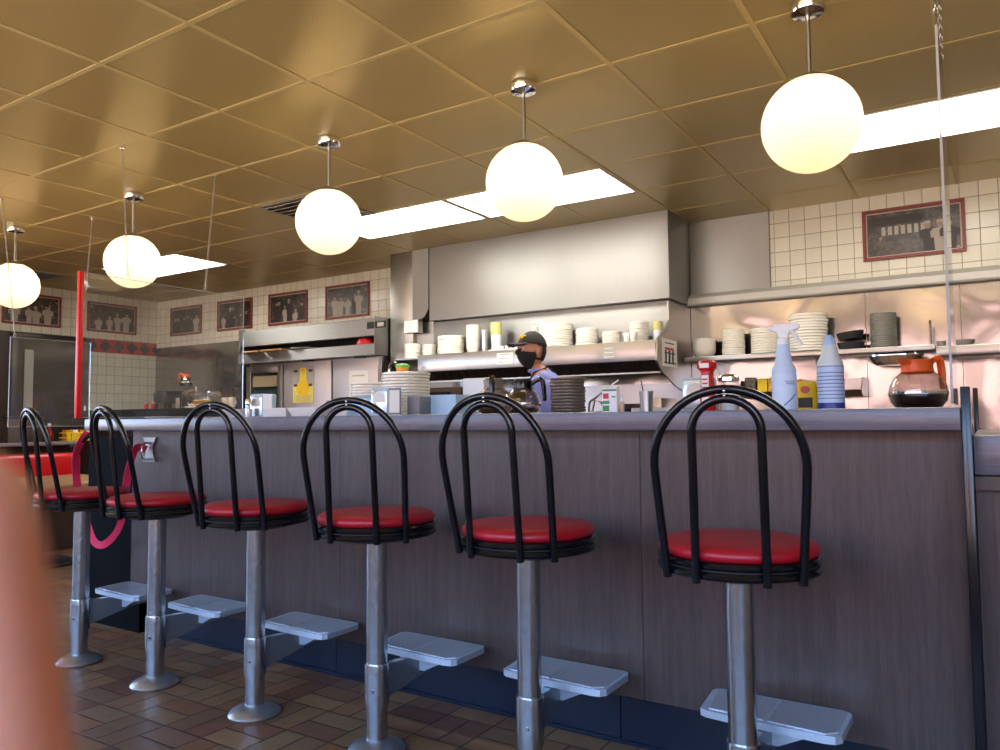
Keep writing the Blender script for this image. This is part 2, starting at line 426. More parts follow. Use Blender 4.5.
struct(MB().box((XR, YF, 0), (XR+.1, YB, ZC+.2)).build('wall_right', 'wallpaint'))
w = struct(w.build('window_7', 'bronze', smooth=0))  # unseen side window, added to brighten the far left of the room
for y0, y1 in ((-1.0, .52), (.58, 2.10)): MB().box((XL-.048, y0, .77), (XL-.042, y1, 2.20)).build('pane', 'winglass', w)
L = bpy.data.lights.new('daylight', 'AREA'); L.shape = 'RECTANGLE'; L.size = 1.43; L.size_y = 3.1; L.energy = 1; L.cycles.is_portal = True
lo = bpy.data.objects.new('daylight', L); COL.objects.link(lo); lo.location = (XL-.12, .55, 1.485); lo.rotation_euler = (0, R_(-90), 0)
# window wall behind the camera
WZ0, WZ1 = .72, 2.25
edges = [-8.6, -6.5, -4.4, -2.3, -.2, 1.9, 3.1]
b = MB(); b.box((XL-.1, YF-.1, 0), (XR+.1, YF, WZ0)); b.box((XL-.1, YF-.1, WZ1), (XR+.1, YF, ZC+.2))
b.box((XL-.1, YF-.1, WZ0), (edges[0], YF, WZ1)); b.box((edges[-1], YF-.1, WZ0), (XR+.1, YF, WZ1))
for x in edges[1:-1]: b.box((x-.09, YF-.1, WZ0), (x+.09, YF, WZ1))
struct(b.build('wall_front', 'wallpaint'))
for k in range(len(edges)-1):
    x0 = edges[k]+(.09 if k else 0); x1 = edges[k+1]-(.09 if k < len(edges)-2 else 0)
    b = MB()
    for lo, hi in (((x0, WZ0), (x1, WZ0+.05)), ((x0, WZ1-.05), (x1, WZ1)), ((x0, WZ0+.05), (x0+.05, WZ1-.05)), ((x1-.05, WZ0+.05), (x1, WZ1-.05))):
        b.box((lo[0], YF-.07, lo[1]), (hi[0], YF-.02, hi[1]))
    w = struct(b.build(f'window_{k+1}', 'bronze', smooth=0))
    MB().box((x0+.05, YF-.048, WZ0+.05), (x1-.05, YF-.042, WZ1-.05)).build('pane', 'winglass', w)
    L = bpy.data.lights.new('daylight', 'AREA'); L.shape = 'RECTANGLE'; L.size = x1-x0-.1; L.size_y = WZ1-WZ0-.1
    L.energy = 1; L.cycles.is_portal = True
    lo = bpy.data.objects.new('daylight', L); COL.objects.link(lo); lo.location = ((x0+x1)/2, YF-.12, (WZ0+WZ1)/2); lo.rotation_euler = (R_(90), 0, 0)
W = bpy.data.worlds.new('world'); S.world = W; W.use_nodes = True
nt = W.node_tree; bg = nt.nodes['Background']; tc = nt.nodes.new('ShaderNodeTexCoord'); sx = nt.nodes.new('ShaderNodeSeparateXYZ'); rp = nt.nodes.new('ShaderNodeValToRGB')
nt.links.new(tc.outputs['Generated'], sx.inputs[0])
mr = nt.nodes.new('ShaderNodeMapRange'); mr.inputs[1].default_value = -.4; mr.inputs[2].default_value = .6
nt.links.new(sx.outputs[2], mr.inputs[0]); nt.links.new(mr.outputs[0], rp.inputs[0]); nt.links.new(rp.outputs[0], bg.inputs[0])
e = rp.color_ramp.elements; e[0].position = 0; e[0].color = (6, 4.8, 3.7, 1); e[1].position = 1; e[1].color = (2.0, 4.2, 8.4, 1)
x_ = e.new(.38); x_.color = (4.2, 3.5, 3.0, 1); x_ = e.new(.46); x_.color = (2.6, 3.7, 5.6, 1)
bg.inputs[1].default_value = 1.0
def brick():
    t = NT('pink_brick'); b_ = t.n('ShaderNodeTexBrick'); t.l(t.coord(rot=(R_(90), 0, 0)), b_.inputs['Vector']); b_.inputs['Scale'].default_value = 4
    b_.inputs['Color1'].default_value = rgb(198, 142, 120); b_.inputs['Color2'].default_value = rgb(210, 166, 142); b_.inputs['Mortar'].default_value = rgb(190, 176, 160)
    return t.bsdf(b_.outputs[0], .85)
M['brick'] = brick()
b = MB(); b.box((-12, -17.2, -.2), (6, -16, 4.6)); b.box((-12.2, -17.4, 4.6), (6.2, -15.8, 4.9))
for k in range(4): b.box((-10.5+k*4.2, -16.06, .6), (-8.3+k*4.2, -15.96, .8))
struct(b.build('added_exterior_wall', 'brick', smooth=0))  # unseen building, added so the polished steel reflects a dim pink

# ------------------------------------------------------------------ ceiling lights and vents
for k, (i0, j, lab) in enumerate(TRO):
    x0, x1 = GX+i0*T+.014, GX+(i0+2)*T-.014; y0, y1 = GY+j*T+.014, GY+(j+1)*T-.014
    t = thing('ceiling_light', lab, 'ceiling light', ((x0+x1)/2, (y0+y1)/2, ZC), 0, 'recessed fluorescent panels')
    hx, hy = (x1-x0)/2, (y1-y0)/2
    b = MB()
    for lo, hi in (((-hx, -hy), (hx, -hy+.012)), ((-hx, hy-.012), (hx, hy)), ((-hx, -hy+.012), (-hx+.012, hy-.012)), ((hx-.012, -hy+.012), (hx, hy-.012))):
        b.box((lo[0], lo[1], -.006), (hi[0], hi[1], .07))
    b.build('frame', 'whiteplain', t)
    MB().box((-hx+.012, -hy+.012, .028), (hx-.012, hy-.012, .034)).build('diffuser', 'panel_light', t)
for k, (i, j) in enumerate(VEN):
    x0, x1 = GX+i*T+.014, GX+(i+1)*T-.014; y0, y1 = GY+j*T+.014, GY+(j+1)*T-.014
    t = thing('ceiling_vent', ('ceiling air vent partly behind the middle globe lamp', 'ceiling air vent above the leftmost globe and the red edged shield')[k], 'vent', ((x0+x1)/2, (y0+y1)/2, ZC), 0, 'ceiling air vents')
    h = (x1-x0)/2; b = MB()
    for lo, hi in (((-h, -h), (h, -h+.03)), ((-h, h-.03), (h, h)), ((-h, -h+.03), (-h+.03, h-.03)), ((h-.03, -h+.03), (h, h-.03))):
        b.box((lo[0], lo[1], -.012), (hi[0], hi[1], .01))
    b.build('frame', 'steeldark', t)
    b = MB()
    for q in range(8):
        yy = -h+.06+q*(2*h-.12)/7
        b.box((-h+.03, yy-.03, -.003), (h-.03, yy+.03, .001), rot=Matrix.Rotation(R_(35), 3, 'X'))
    b.build('louvre', 'steeldark', t)
    MB().box((-h, -h, .06), (h, h, .065)).build('duct', 'blackmatte', t)

# ------------------------------------------------------------------ globe pendants
def bulb_light(L):
    # a bulb shines most to its sides, least along its own axis
    L.energy = 1.2; L.color = (1, .78, .5); L.shadow_soft_size = .03
    L.use_nodes = True; t = L.node_tree; em = next(n for n in t.nodes if n.type == 'EMISSION')
    tc = t.nodes.new('ShaderNodeTexCoord'); sp = t.nodes.new('ShaderNodeSeparateXYZ'); t.links.new(tc.outputs['Normal'], sp.inputs[0])
    p = t.nodes.new('ShaderNodeMath'); p.operation = 'MULTIPLY'; t.links.new(sp.outputs[2], p.inputs[0]); t.links.new(sp.outputs[2], p.inputs[1])
    q = t.nodes.new('ShaderNodeMath'); q.operation = 'MULTIPLY_ADD'; t.links.new(p.outputs[0], q.inputs[0]); q.inputs[1].default_value = -.8; q.inputs[2].default_value = 1
    t.links.new(q.outputs[0], em.inputs['Strength'])

def pendant():
    t = thing('globe_pendant_lamp', 'x', 'pendant lamp')
    zc = 2.08-ZC; Rg = .176
    MB().lathe([(0, 0), (.062, 0), (.064, -.008), (.064, -.03), (.058, -.042), (.03, -.045), (.012, -.05), (0, -.05)], seg=32).build('canopy', 'chrome', t)
    MB().cyl((0, 0, -.045), (0, 0, zc+Rg+.0), .0085, seg=12).build('rod', 'steeldark', t)
    MB().lathe([(0, zc+Rg+.012), (.03, zc+Rg+.012), (.066, zc+Rg-.006), (.07, zc+Rg-.016), (.0, zc+Rg-.016)], seg=32).build('fitter_cap', 'shelf', t)
    pr = [(.06, Rg-.012)]
    a0 = math.acos((Rg-.012)/Rg)
    pr = [(Rg*math.sin(a0+(PI-a0)*q/28), Rg*math.cos(a0+(PI-a0)*q/28)) for q in range(29)]; pr[-1] = (0, -Rg)
    MB().lathe([(r, z+zc) for r, z in pr], seg=48).build('globe', 'globe', t, smooth=80)
    return t
GL = [(-.512, 'nearest and largest glowing globe lamp at upper right'), (-1.745, 'glowing globe lamp second from the right in the row'),
      (-2.98, 'middle glowing globe lamp of the row'), (-4.80, 'glowing globe lamp fourth from the right behind a hanging chain'), (-6.38, 'farthest glowing globe lamp cut by the left picture edge')]
p0 = pendant()
for k, (x, lab) in enumerate(GL):
    o = p0 if k == 0 else copy_tree(p0); o.location = (x, 2.96, ZC); o['label'] = lab; o['group'] = 'row of globe pendant lamps over the counter'
    L = bpy.data.lights.new('bulb', 'POINT'); bulb_light(L)
    lo = bpy.data.objects.new('bulb', L); COL.objects.link(lo); lo.location = (0, 0, 2.105-ZC); lo.parent = o

# ------------------------------------------------------------------ counter
CX0, CX1 = -3.70, -.0545
t = thing('service_counter', 'long diner counter with grey brown wood laminate front behind the stools', 'counter', (0, 0, 0))
MB().box((CX0, 2.05, .966), (CX1, 3.05, 1.02), .004).build('countertop', 'ctop', t)
b = MB()
for x0, x1 in ((-3.455, -2.10), (-2.0993, -.88), (-.8793, CX1-.001)): b.box((x0, 2.15, .178), (x1, 2.18, .965), .0015, 1)
b.build('front_panel', 'panel', t)
b = MB()
for x0, x1 in ((-3.42, -2.21), (-2.207, -1.0), (-.997, CX1-.004)): b.box((x0, 2.245, .012), (x1, 2.27, .20), .001, 1)
b.box((-3.42, 2.238, 0), (CX1-.004, 2.27, .012))
b.build('kick_plate', 'kick', t)
MB().box((-3.92, 2.20, 0), (-3.458, 3.0, .93)).build('shaded_gap_block', 'wood_black', t)  # black box standing in for the shaded gap past the counter end
# left bag hook on the panel
t = thing('bag_hook', 'small chrome hourglass hook bracket on the counter front left end', 'hook', (-3.31, 2.1485, .876))
b = MB(); b.prism([(-.05, -.056), (.05, -.056), (.028, -.02), (.028, .02), (.05, .056), (-.05, .056), (-.028, .02), (-.028, -.02)], 'y', -.008, 0); b.build('back_plate', 'shelf', t)
b = MB(); b.tube([(0, -.008, .03), (0, -.03, .03), (0, -.045, .01), (0, -.045, -.03), (0, -.03, -.045), (0, -.008, -.045)], .006); b.build('hook', 'chrome', t)
# lower counter and divider at right
t = thing('lower_counter', 'lower section of counter right of the black divider', 'counter', (0, 0, 0))
MB().box((-.033, 2.10, .862), (1.3, 3.0, .953), .003).build('countertop', 'ctop', t)
MB().box((-.033, 2.125, .826), (1.3, 3.0, .858)).build('sub_rail', 'panel', t)
MB().box((-.033, 2.16, 0), (1.3, 2.19, .826)).build('front_panel', 'panel', t)
t = thing('divider_panel', 'narrow black divider upright at the right end of the long counter', 'divider', (0, 0, 0))
b = MB(); b.box((-.0535, 2.045, 0), (-.034, 2.09, 1.068), .004); b.build('front_post', 'black', t)
b = MB(); b.box((-.046, 3.24, 0), (-.030, 3.29, 1.10), .004); b.build('rear_post', 'black', t)
MB().box((-.0525, 2.09, 0), (-.0345, 3.24, .93)).build('infill_panel', 'wood_black', t)

# ------------------------------------------------------------------ stools
def stool():
    t = thing('bar_stool', 'x', 'bar stool')
    MB().lathe([(0, 0), (.085, 0), (.088, .006), (.082, .014), (.06, .026), (.040, .036), (.0, .036)], seg=40).build('base_flange', 'flange', t)
    MB().lathe([(.0325, .028), (.0325, .64), (0, .64)], seg=32).build('pole', 'pole', t)
    c = MB().lathe([(.0326, .135), (.0375, .135), (.0375, .258), (.0365, .262), (.0326, .262)], seg=32)
    c.cyl((.012, -.0385, .185), (.012, -.026, .185), .006, seg=10)
    c.build('height_collar', 'pole', t)
    MB().lathe([(0, .636), (.10, .636), (.165, .652), (.176, .66), (.176, .676), (0, .676)], seg=48).build('seat_pan', 'blackmatte', t)
    b = MB(); b.torus((0, 0,   .683), .1735, .0095, 64); b.torus((0, 0, .662), .1745, .0095, 64); b.build('seat_ring', 'black', t)
    MB().lathe([(0, .690), (.165, .690), (.176, .695), (.180, .704), (.177, .713), (.167, .7195), (.12, .7225), (0, .7235)], seg=64).build('seat_cushion', 'vinyl', t, smooth=60)
    rest = bpy.data.objects.new('backrest', None); COL.objects.link(rest); rest.parent = t
    def loop(ai, hw, zarc, zt, R=.189):
        pts = []
        x0, y0 = R*math.sin(ai), -R*math.cos(ai)
        yt = -.215
        def yy(z): return y0+(yt-y0)*((z-.66)/(zt-.66))
        right = []
        for q in range(10):
            z = .648+(zarc-.648)*q/9; s = min(1, max(0, (z-.648)/(zarc-.648))); s = s*s*(3-2*s)*.35+s*.65
            right.append((x0+(hw-x0)*s, yy(z), z))
        arc = []
        for q in range(1, 24):
            a = PI*q/24; z = zarc+(zt-zarc)*math.sin(a); arc.append((hw*math.cos(a), yy(z), z))
        pts = right+arc+[(-p[0], p[1], p[2]) for p in right[::-1]]
        return MB().tube(pts, .0095, 12)
    loop(R_(48.5), .156, .898, 1.060).build('outer_hoop', 'black', rest, smooth=70)
    loop(R_(22.5), .0705, .972, 1.040).build('inner_hoop', 'black', rest, smooth=70)
    b = MB(); b.sph((0, -.2245, 1.056), .0035); b.sph((0, -.2225, 1.046), .0035); b.build('rivet', 'chrome', rest)
    # footrest on its arm
    fr = bpy.data.objects.new('footrest', None); COL.objects.link(fr); fr.parent = t
    b = MB(); b.prism([(.03, .150), (.03, .252), (.20, .252), (.20, .20)], 'x', -.012, .012); b.build('arm', 'armsteel', fr)
    b = MB(); pl = [(-.145, .112), (-.05, .104), (.05, .100), (.135, .098), (.158, .104), (.170, .12), (.172, .262), (.166, .276), (.15, .284), (-.15, .284), (-.166, .276), (-.172, .262), (-.160, .122)]
    b.prism(pl, 'z', .254, .272)
    b.prism([(-.12, .255), (.12, .255), (.02, .205), (-.02, .205)], 'y', .15, .27)
    b.build('step_plate', 'cast', fr)
    b = MB(); b.prism([(-.138, .125), (-.006, .118), (-.006, .275), (-.158, .275)], 'z', .272, .2742); b.prism([(.006, .117), (.135, .107), (.16, .13), (.158, .275), (.004, .275)], 'z', .272, .2742)
    b.build('tread', 'grip', fr)
    return t, rest
def grip():
    t = NT('pebbled_tread'); n = t.noise(t.coord(), 260, 2)
    return t.bsdf(t.mix(n, (.40, .44, .50, 1), (.70, .75, .82, 1)), .38, .55, Normal=t.bump(n, .5, .002))
M['grip'] = grip()
SP = [(-3.266, -10, 'leftmost red seat bar stool, farthest of the six'), (-2.735, -9, 'second bar stool from the left, pink strap behind its seat'),
      (-2.165, 9, 'third bar stool from the left, red seat and black hoop back'), (-1.610, 19, 'third bar stool from the right, below the white plate stacks'),
      (-1.068, 2, 'second nearest bar stool, its hoop back before the glass coffee pots'), (-.503, 10.6, 'nearest and largest red seat bar stool, at right below the spray bottles')]
s0, r0 = stool()
for k, (x, a, lab) in enumerate(SP[::-1]):
    o = s0 if k == 0 else copy_tree(s0); o.location = (x, 1.81, 0); o['label'] = lab; o['group'] = 'row of fixed bar stools along the counter'
    for c in o.children:
        if c.name.startswith('backrest'): c.rotation_euler.z = R_(a)
        if c.name.startswith('footrest'):
            off = (.022, .0, .045, .055, .055, .06)[k]; c.location.x = off
            for q in c.children:
                if q.name.startswith('arm'): q.location.x = -off; q.rotation_euler.z = -math.atan(off/.2)

# ------------------------------------------------------------------ hung acrylic shields and chains
def shield(label, x, y0, y1, z0, z1, red=False):
    t = thing('hanging_shield', label, 'shield', (x, (y0+y1)/2, z0), 0, 'clear acrylic shields hung from the ceiling')
    h = (y1-y0)/2; H = z1-z0
    MB().box((-.003, -h+.004, .004), (.003, h-.004, H-.004)).build('sheet', 'acrylic', t)
    b = MB()
    b.box((-.003, h-.004, 0), (.003, h, H)); b.box((-.003, -h+.004, 0), (.003, h-.004, .004)); b.box((-.003, -h+.004, H-.004), (.003, h-.004, H))
    if not red: b.box((-.003, -h, 0), (.003, -h+.004, H))
    b.build('polished_edge', 'acedge', t)
    if red: MB().box((-.012, -h-.006, -.003), (.012, -h+.02, H+.003), .002).build('red_edge_strip', 'redstrip', t)
    return t
def chain(label, p0, p1, link=.016):
    p0, p1 = Vector(p0), Vector(p1); t = thing('hanging_chain', label, 'chain', p0, 0, 'chains holding the clear shields')
    d = p1-p0; L = d.length; q = Vector((0, 0, -1)).rotation_difference(d.normalized()).to_matrix()
    b = MB(); n = int(L/(link*.75))
    for k in range(n):
        rt = q @ Matrix.Rotation(R_(90*(k % 2)), 3, 'Z') @ Matrix.Rotation(R_(90), 3, 'X')
        b.torus(d.normalized()*(k+.5)*L/n, link*.4, link*.095, 10, 5, sx=.65, sy=1.2, rot=rt)
    b.build('links', 'shelf', t)
    b = MB(); b.cyl((0, 0, 0), (0, 0, -.01), .012, seg=12); b.torus((0, 0, -.016), .007, .0018, 12, 6, rot=Matrix.Rotation(R_(90), 3, 'X')); b.build('ceiling_eye', 'chrome', t)
    hk = []
    for k in range(13):
        a = R_(-60+k*25); hk.append(d+Vector((0, .009*math.cos(a)-.0, -.012-.011*math.sin(a)+.01)))
    b = MB(); b.tube(hk, .0018, 6); b.build('hook', 'chrome', t)
    return t
shield('clear hanging shield with a red front edge at the counter left end', -4.03, 2.19, 3.25, 1.03, 1.805, True)
shield('clear hanging shield near the booth at far left, behind the leftmost stool', -5.64, 2.60, 3.16, .98, 1.60)
shield('narrow looking clear shield seen edge on at right by the orange handled pot', -.072, 2.12, 2.45, 1.03, 1.96)
chain('chain over the front of the red edged shield, crossing a globe lamp', (-4.03, 2.409, ZC), (-4.03, 2.46, 1.822))
chain('chain over the rear of the red edged shield, right of the globe lamp', (-4.03, 3.02, ZC), (-4.03, 2.96, 1.822))
chain('rear chain of the far left shield, left of a globe lamp', (-5.64, 3.15, ZC), (-5.64, 3.09, 1.615))
chain('front chain of the far left shield, at the picture edge', (-5.64, 2.52, ZC), (-5.64, 2.63, 1.615))
chain('large linked front chain of the shield at the right edge', (-.072, 2.11, ZC), (-.072, 2.14, 1.975), .022)
chain('rear chain of the shield at the right edge', (-.072, 2.40, ZC), (-.072, 2.42, 1.975), .018)

# ------------------------------------------------------------------ kitchen back line
def sheet_struct(name, lo, hi, mat): return struct(MB().box(lo, hi, .002, 1).build(name, mat))
sheet_struct('trim_1', (-1.94, 5.862, 1.95), (-1.335, 5.88, ZC), 'steel')                 # steel sheet above the ledge
b = MB(); b.prism([(5.88, 1.868), (5.80, 1.872), (5.79, 1.885), (5.79, 1.93), (5.83, 1.965), (5.88, 1.968)], 'x', -2.0, XR); struct(b.build('trim_2', 'ledge'))
b = MB()
for x0, x1 in ((XL, -6.62), (-6.62, -4.3), (-4.3, -3.1), (-3.1, -1.95), (-1.948, -.70), (-.698, -.13), (-.128, 1.2), (1.2, XR)):
    zt = 1.95 if x1 <= -4.3 else 1.867
    b.box((x0, 5.865, .0), (x1-.002, 5.88, zt))
struct(b.build('trim_3', 'steelwave'))
# hood enclosure above the grill
t = thing('exhaust_hood', 'large stainless steel hood enclosure hung above the grill', 'hood', (0, 0, 0))
MB().box((-4.17, 5.38, 1.885), (-1.945, 5.86, ZC-.001), .003).build('upper_panel', 'steel', t)
MB().box((-4.17, 5.44, 1.545), (-1.97, 5.86, 1.878), .003).build('lower_panel', 'steel', t)
MB().box((-4.64, 5.40, 1.55), (-4.37, 5.86, ZC-.001), .003).build('side_panel', 'steeldark', t)
b = MB(); b.prism([(-4.368, 1.90), (-4.30, 1.90), (-4.23, 1.93), (-4.185, 2.0), (-4.185, ZC-.001), (-4.368, ZC-.001)], 'y', 5.388, 5.8); b.build('reflection_strip', 'steel', t)  # strip shaped after a tan reflection at the hood's left end
MB().box((-4.37, 5.45, 1.545), (-4.172, 5.86, 1.89)).build('lower_side_panel', 'steeldark', t)
# backshelf hood with plate shelf
t = thing('plate_shelf_hood', 'stainless shelf hood over the grill carrying stacks of plates', 'shelf', (0, 0, 0))
b = MB(); b.box((-4.36, 5.14, 1.527), (-1.966, 5.86, 1.54)); b.box((-4.10, 5.125, 1.412), (-1.966, 5.14, 1.556), .003); b.build('shelf_body', 'shelf', t)
b = MB(); b.prism([(5.118, 1.408), (5.14, 1.565), (5.228, 1.60), (5.31, 1.65), (5.376, 1.72), (5.376, 1.86), (5.865, 1.86), (5.865, 1.185), (5.76, 1.192), (5.65, 1.205), (5.476, 1.246), (5.213, 1.335)], 'x', -1.965, -1.952); b.build('end_panel', 'steeldark', t)
b = MB(); b.prism([(5.142, 1.525), (5.142, 1.414), (5.222, 1.337), (5.26, 1.335), (5.62, 1.50), (5.62, 1.525)], 'x', -4.095, -1.967); b.build('filter_housing', 'blackmatte', t)
b = MB()
for k in range(26):
    xa = -4.07+k*(2.08/26); b.prism([(5.139, 1.408), (5.214, 1.336), (5.211, 1.333), (5.136, 1.405)], 'x', xa, xa+.046)
b.build('grease_filter', 'filter', t)
MB().box((-4.09, 5.208, 1.326), (-1.967, 5.262, 1.337)).build('lower_rail', 'steeldark', t)
def paper_sign(name, label, p, w, h, facing='y', lines=4, extra=None, base='paper', group=None):
    """a flat printed sheet; facing y = towards the room, x = towards the right"""
    t = thing(name, label, 'sign', p, 0, group)
    def bx(b, a0, a1, c0, c1, d):
        if facing == 'y': b.box((a0, -d, c0), (a1, 0, c1))
        else: b.box((0, a0, c0), (d, a1, c1))
    b = MB(); bx(b, -w/2, w/2, -h/2, h/2, .002)
    b.build('sheet', base, t, smooth=0)
    b = MB()
    for k in range(lines):
        zz = h*.36-k*h*.72/max(1, lines-1) if lines > 1 else 0
        ln = .36+.1*((k*7) % 3-1)*.5
        bx(b, -w*ln, w*ln, zz-h*.022, zz+h*.022, .0028)
    b.build('print', 'ink' if extra is None else extra, t, smooth=0)
    return t
t = paper_sign('wall_notice', 'white notice with red and black columns on hood right end', (-1.952, 5.375, 1.475), .31, .20, 'x', 3)
b = MB(); b.box((.0, -.10, -.08), (.003, -.065, .02)); b.box((.0, -.03, -.08), (.003, .01, .02)); b.box((.0, .045, -.08), (.003, .08, .02)); b.build('column_print', 'ink', t)
b = MB(); b.box((0, -.10, .022), (.003, .09, .04)); b.build('red_print', 'red', t)
p = at(505, 358, 5.124); paper_sign('shelf_label', 'small white label with lines on shelf front beside the cook', (p.x, 5.124, 1.487), .15, .085, 'y', 3)
p = at(609, 352, 5.124); paper_sign('shelf_label', 'pale label on shelf front below the right plate stacks', (p.x, 5.124, 1.483), .10, .09, 'y', 3, base='greypaper', extra='whiteplain')
p = at(408, 326, 5.30); t = paper_sign('wall_notice', 'small white framed notice beside hood left lower corner', (p.x, 5.34, p.z), .15, .105, 'y', 3, extra='greypaper')
MB().box((-.085, .001, -.06), (.085, .06, .06)).build('box_mount', 'steeldark', t)

# griddle line below the hood
t = thing('griddle_range', 'stainless and black griddle range below the hood shelf', 'cooker', (0, 0, 0))
MB().box((-4.2, 5.0, 0), (-1.97, 5.80, .90), .004).build('body', 'shelf', t)
MB().box((-4.2, 4.98, .90), (-1.97, 5.80, .95), .004).build('hot_plate', 'blackmatte', t)
MB().box((-4.2, 5.74, .95), (-1.97, 5.79, 1.275)).build('splash_guard', 'shelf', t)
b = MB()
for k in range(8): b.cyl((-3.8+k*.25, 4.98, .84), (-3.8+k*.25, 5.0, .84), .02, seg=12)
b.build('control_knob', 'black', t)
t = thing('deep_fryer', 'dark boxy fryer below the left end of the hood shelf', 'fryer', (0, 0, 0))
pa, pb = at(418, 380, 5.15), at(470, 380, 5.15)
MB().box((pa.x, 5.02, .955), (pb.x, 5.5, 1.27), .01).build('body', 'filter', t)
MB().box((pa.x+.12, 5.008, 1.0), (pa.x+.42, 5.02, 1.2), .004).build('front_plate', 'steeldark', t)
b = MB(); b.tube([(pa.x+.2, 5.008, 1.22), (pa.x+.2, 4.97, 1.22), (pb.x-.1, 4.97, 1.22), (pb.x-.1, 5.008, 1.22)], .01, 8); b.build('handle', 'black', t)
d_ = ray(567, 645); p = CAM+d_*(-1/d_.z)
b = MB(); b.ribbon([(Vector((-.03, 0, .004)), (0, 1, .2)), (Vector((-.01, 0, .003)), (0, 1, 0)), (Vector((.012, .004, .006)), (0, 1, .2)), (Vector((.03, .006, .022)), (0, 1, .3))], .022, .0015)
o = b.build('paper_scrap', 'paper'); o.location = (p.x, p.y-.02, .001); tag(o, 'tiny curled white paper scrap on the floor at the navy kick plate', 'scrap')
t = thing('black_toaster', 'black box appliance with chrome front behind the metal cup', 'appliance', (0, 0, 0))
pa, pb = at(618, 400, 5.05), at(664, 410, 5.05)
MB().box((pa.x, 5.02, .95), (pb.x-.08, 5.3, 1.105), .01).build('body', 'black', t)
MB().box((pb.x-.08, 5.0, .95), (pb.x, 5.3, 1.14), .004).build('control_end', 'shelf', t)

# right plate shelf
t = thing('wall_shelf', 'long stainless wall shelf holding plate stacks, right of the hood', 'shelf', (0, 0, 0))
MB().box((-1.91, 5.58, 1.42), (-.27, 5.864, 1.455), .003).build('board', 'shelf', t)
b = MB()
for x in (-1.7, -1.0, -.45): b.prism([(5.864, 1.42), (5.62, 1.42), (5.864, 1.24)], 'x', x-.002, x+.002)
b.build('bracket', 'shelf', t)
t = thing('wall_shelf', 'bright steel shelf at the right edge with two shallow bowls', 'shelf', (0, 0, 0))
MB().box((-.262, 5.50, 1.375), (1.1, 5.864, 1.435), .004).build('board', 'shelf', t)
t = thing('wall_hook', 'thin steel hook upright on wall above bright right shelf', 'hook', (0, 0, 0))
p = at(931, 345, 5.70); MB().tube([(p.x, 5.70, 1.455), (p.x, 5.70, 1.60), (p.x, 5.72, 1.62), (p.x, 5.864, 1.62)], .008, 8).build('rod', 'chrome', t)
t = thing('hanging_tray', 'shallow steel pan hung under the plate shelf above the coffee pot', 'pan', (0, 0, 0))
pa, pb = at(864, 356, 5.6), at(924, 352, 5.6); cx = (pa.x+pb.x)/2; rr = (pb.x-pa.x)/2
MB().lathe([(0, 1.338), (rr*.6, 1.338), (rr*.85, 1.362), (rr*.97, 1.395), (rr, 1.398), (rr, 1.404), (0, 1.404)], (cx, 5.66, 0), 40, sy=.6).build('pan', 'chrome', t)
b = MB(); b.cyl((cx-rr*.7, 5.66, 1.40), (cx-rr*.7, 5.66, 1.421), .008); b.cyl((cx+rr*.7, 5.66, 1.40), (cx+rr*.7, 5.66, 1.421), .008); b.build('hanger', 'chrome', t)

# packet rack on the right back wall
t = thing('packet_shelf', 'stainless wall rack of bright packets behind the spray bottles', 'rack', (0, 0, 0))
pa, pb = at(738, 376, 5.6), at(860, 376, 5.6)
b = MB(); b.prism([(5.862, 1.27), (5.862, 1.14), (5.66, 1.14), (5.60, 1.18), (5.605, 1.183), (5.665, 1.146), (5.85, 1.146), (5.85, 1.27)], 'x', pa.x, pb.x); b.build('trough', 'shelf', t)
for x in (pb.x, pa.x-.006):
    b = MB(); b.prism([(5.862, 1.27), (5.862, 1.14), (5.66, 1.14), (5.60, 1.18), (5.70, 1.27)], 'x', x, x+.006); b.build('end_plate', 'shelf', t)
def packet_mat(name, a, c, d, sc):
    t = NT(name); n = t.noise(t.coord(), sc, 3); return t.bsdf(t.ramp(n, [(.38, a), (.5, c), (.62, d)]), .4)
M['pk1'] = packet_mat('grey_brown_packet', rgb(70, 60, 54), rgb(120, 108, 96), rgb(60, 50, 46), 30)
M['pk2'] = packet_mat('orange_yellow_packet', rgb(230, 120, 40), rgb(236, 190, 60), rgb(226, 210, 170), 34)
M['pk3'] = packet_mat('orange_red_packet', rgb(205, 60, 30), rgb(236, 160, 40), rgb(240, 220, 170), 34)
for u0, u1, vt, mt, lab in ((739, 751, 377, 'pk1', 'grey brown packet at left end of the wall rack'), (752, 763, 378, 'yellow', 'plain yellow packet in the wall rack'), (763, 776, 377, 'pk2', 'orange and yellow patterned packet in the wall rack'), (778, 800, 379, 'pk3', 'orange red packet in the wall rack behind the spray bottle')):
    a, c = at(u0+.8, vt, 5.6), at(u1, vt, 5.6)
    b = MB(); H = a.z-1.15; w = (c.x-a.x)/2-.003
    b.lathe([(0, 0), (1, .0), (1.05, H*.3), (1.05, H*.7), (1, H), (0, H)], ((a.x+c.x)/2, 5.74, 1.15), 4, sx=1, sy=1)
    for v in b.b.verts:
        dx, dy = v.co.x-(a.x+c.x)/2, v.co.y-5.74
        k = math.atan2(dy, dx)-PI/4; r = math.hypot(dx, dy); v.co.x = (a.x+c.x)/2+w*1.38*r*math.cos(k); v.co.y = 5.74+.03*r*math.sin(k)
    tag(b.build('food_packet', mt, smooth=0), lab, 'packet', 'packets in the wall rack')

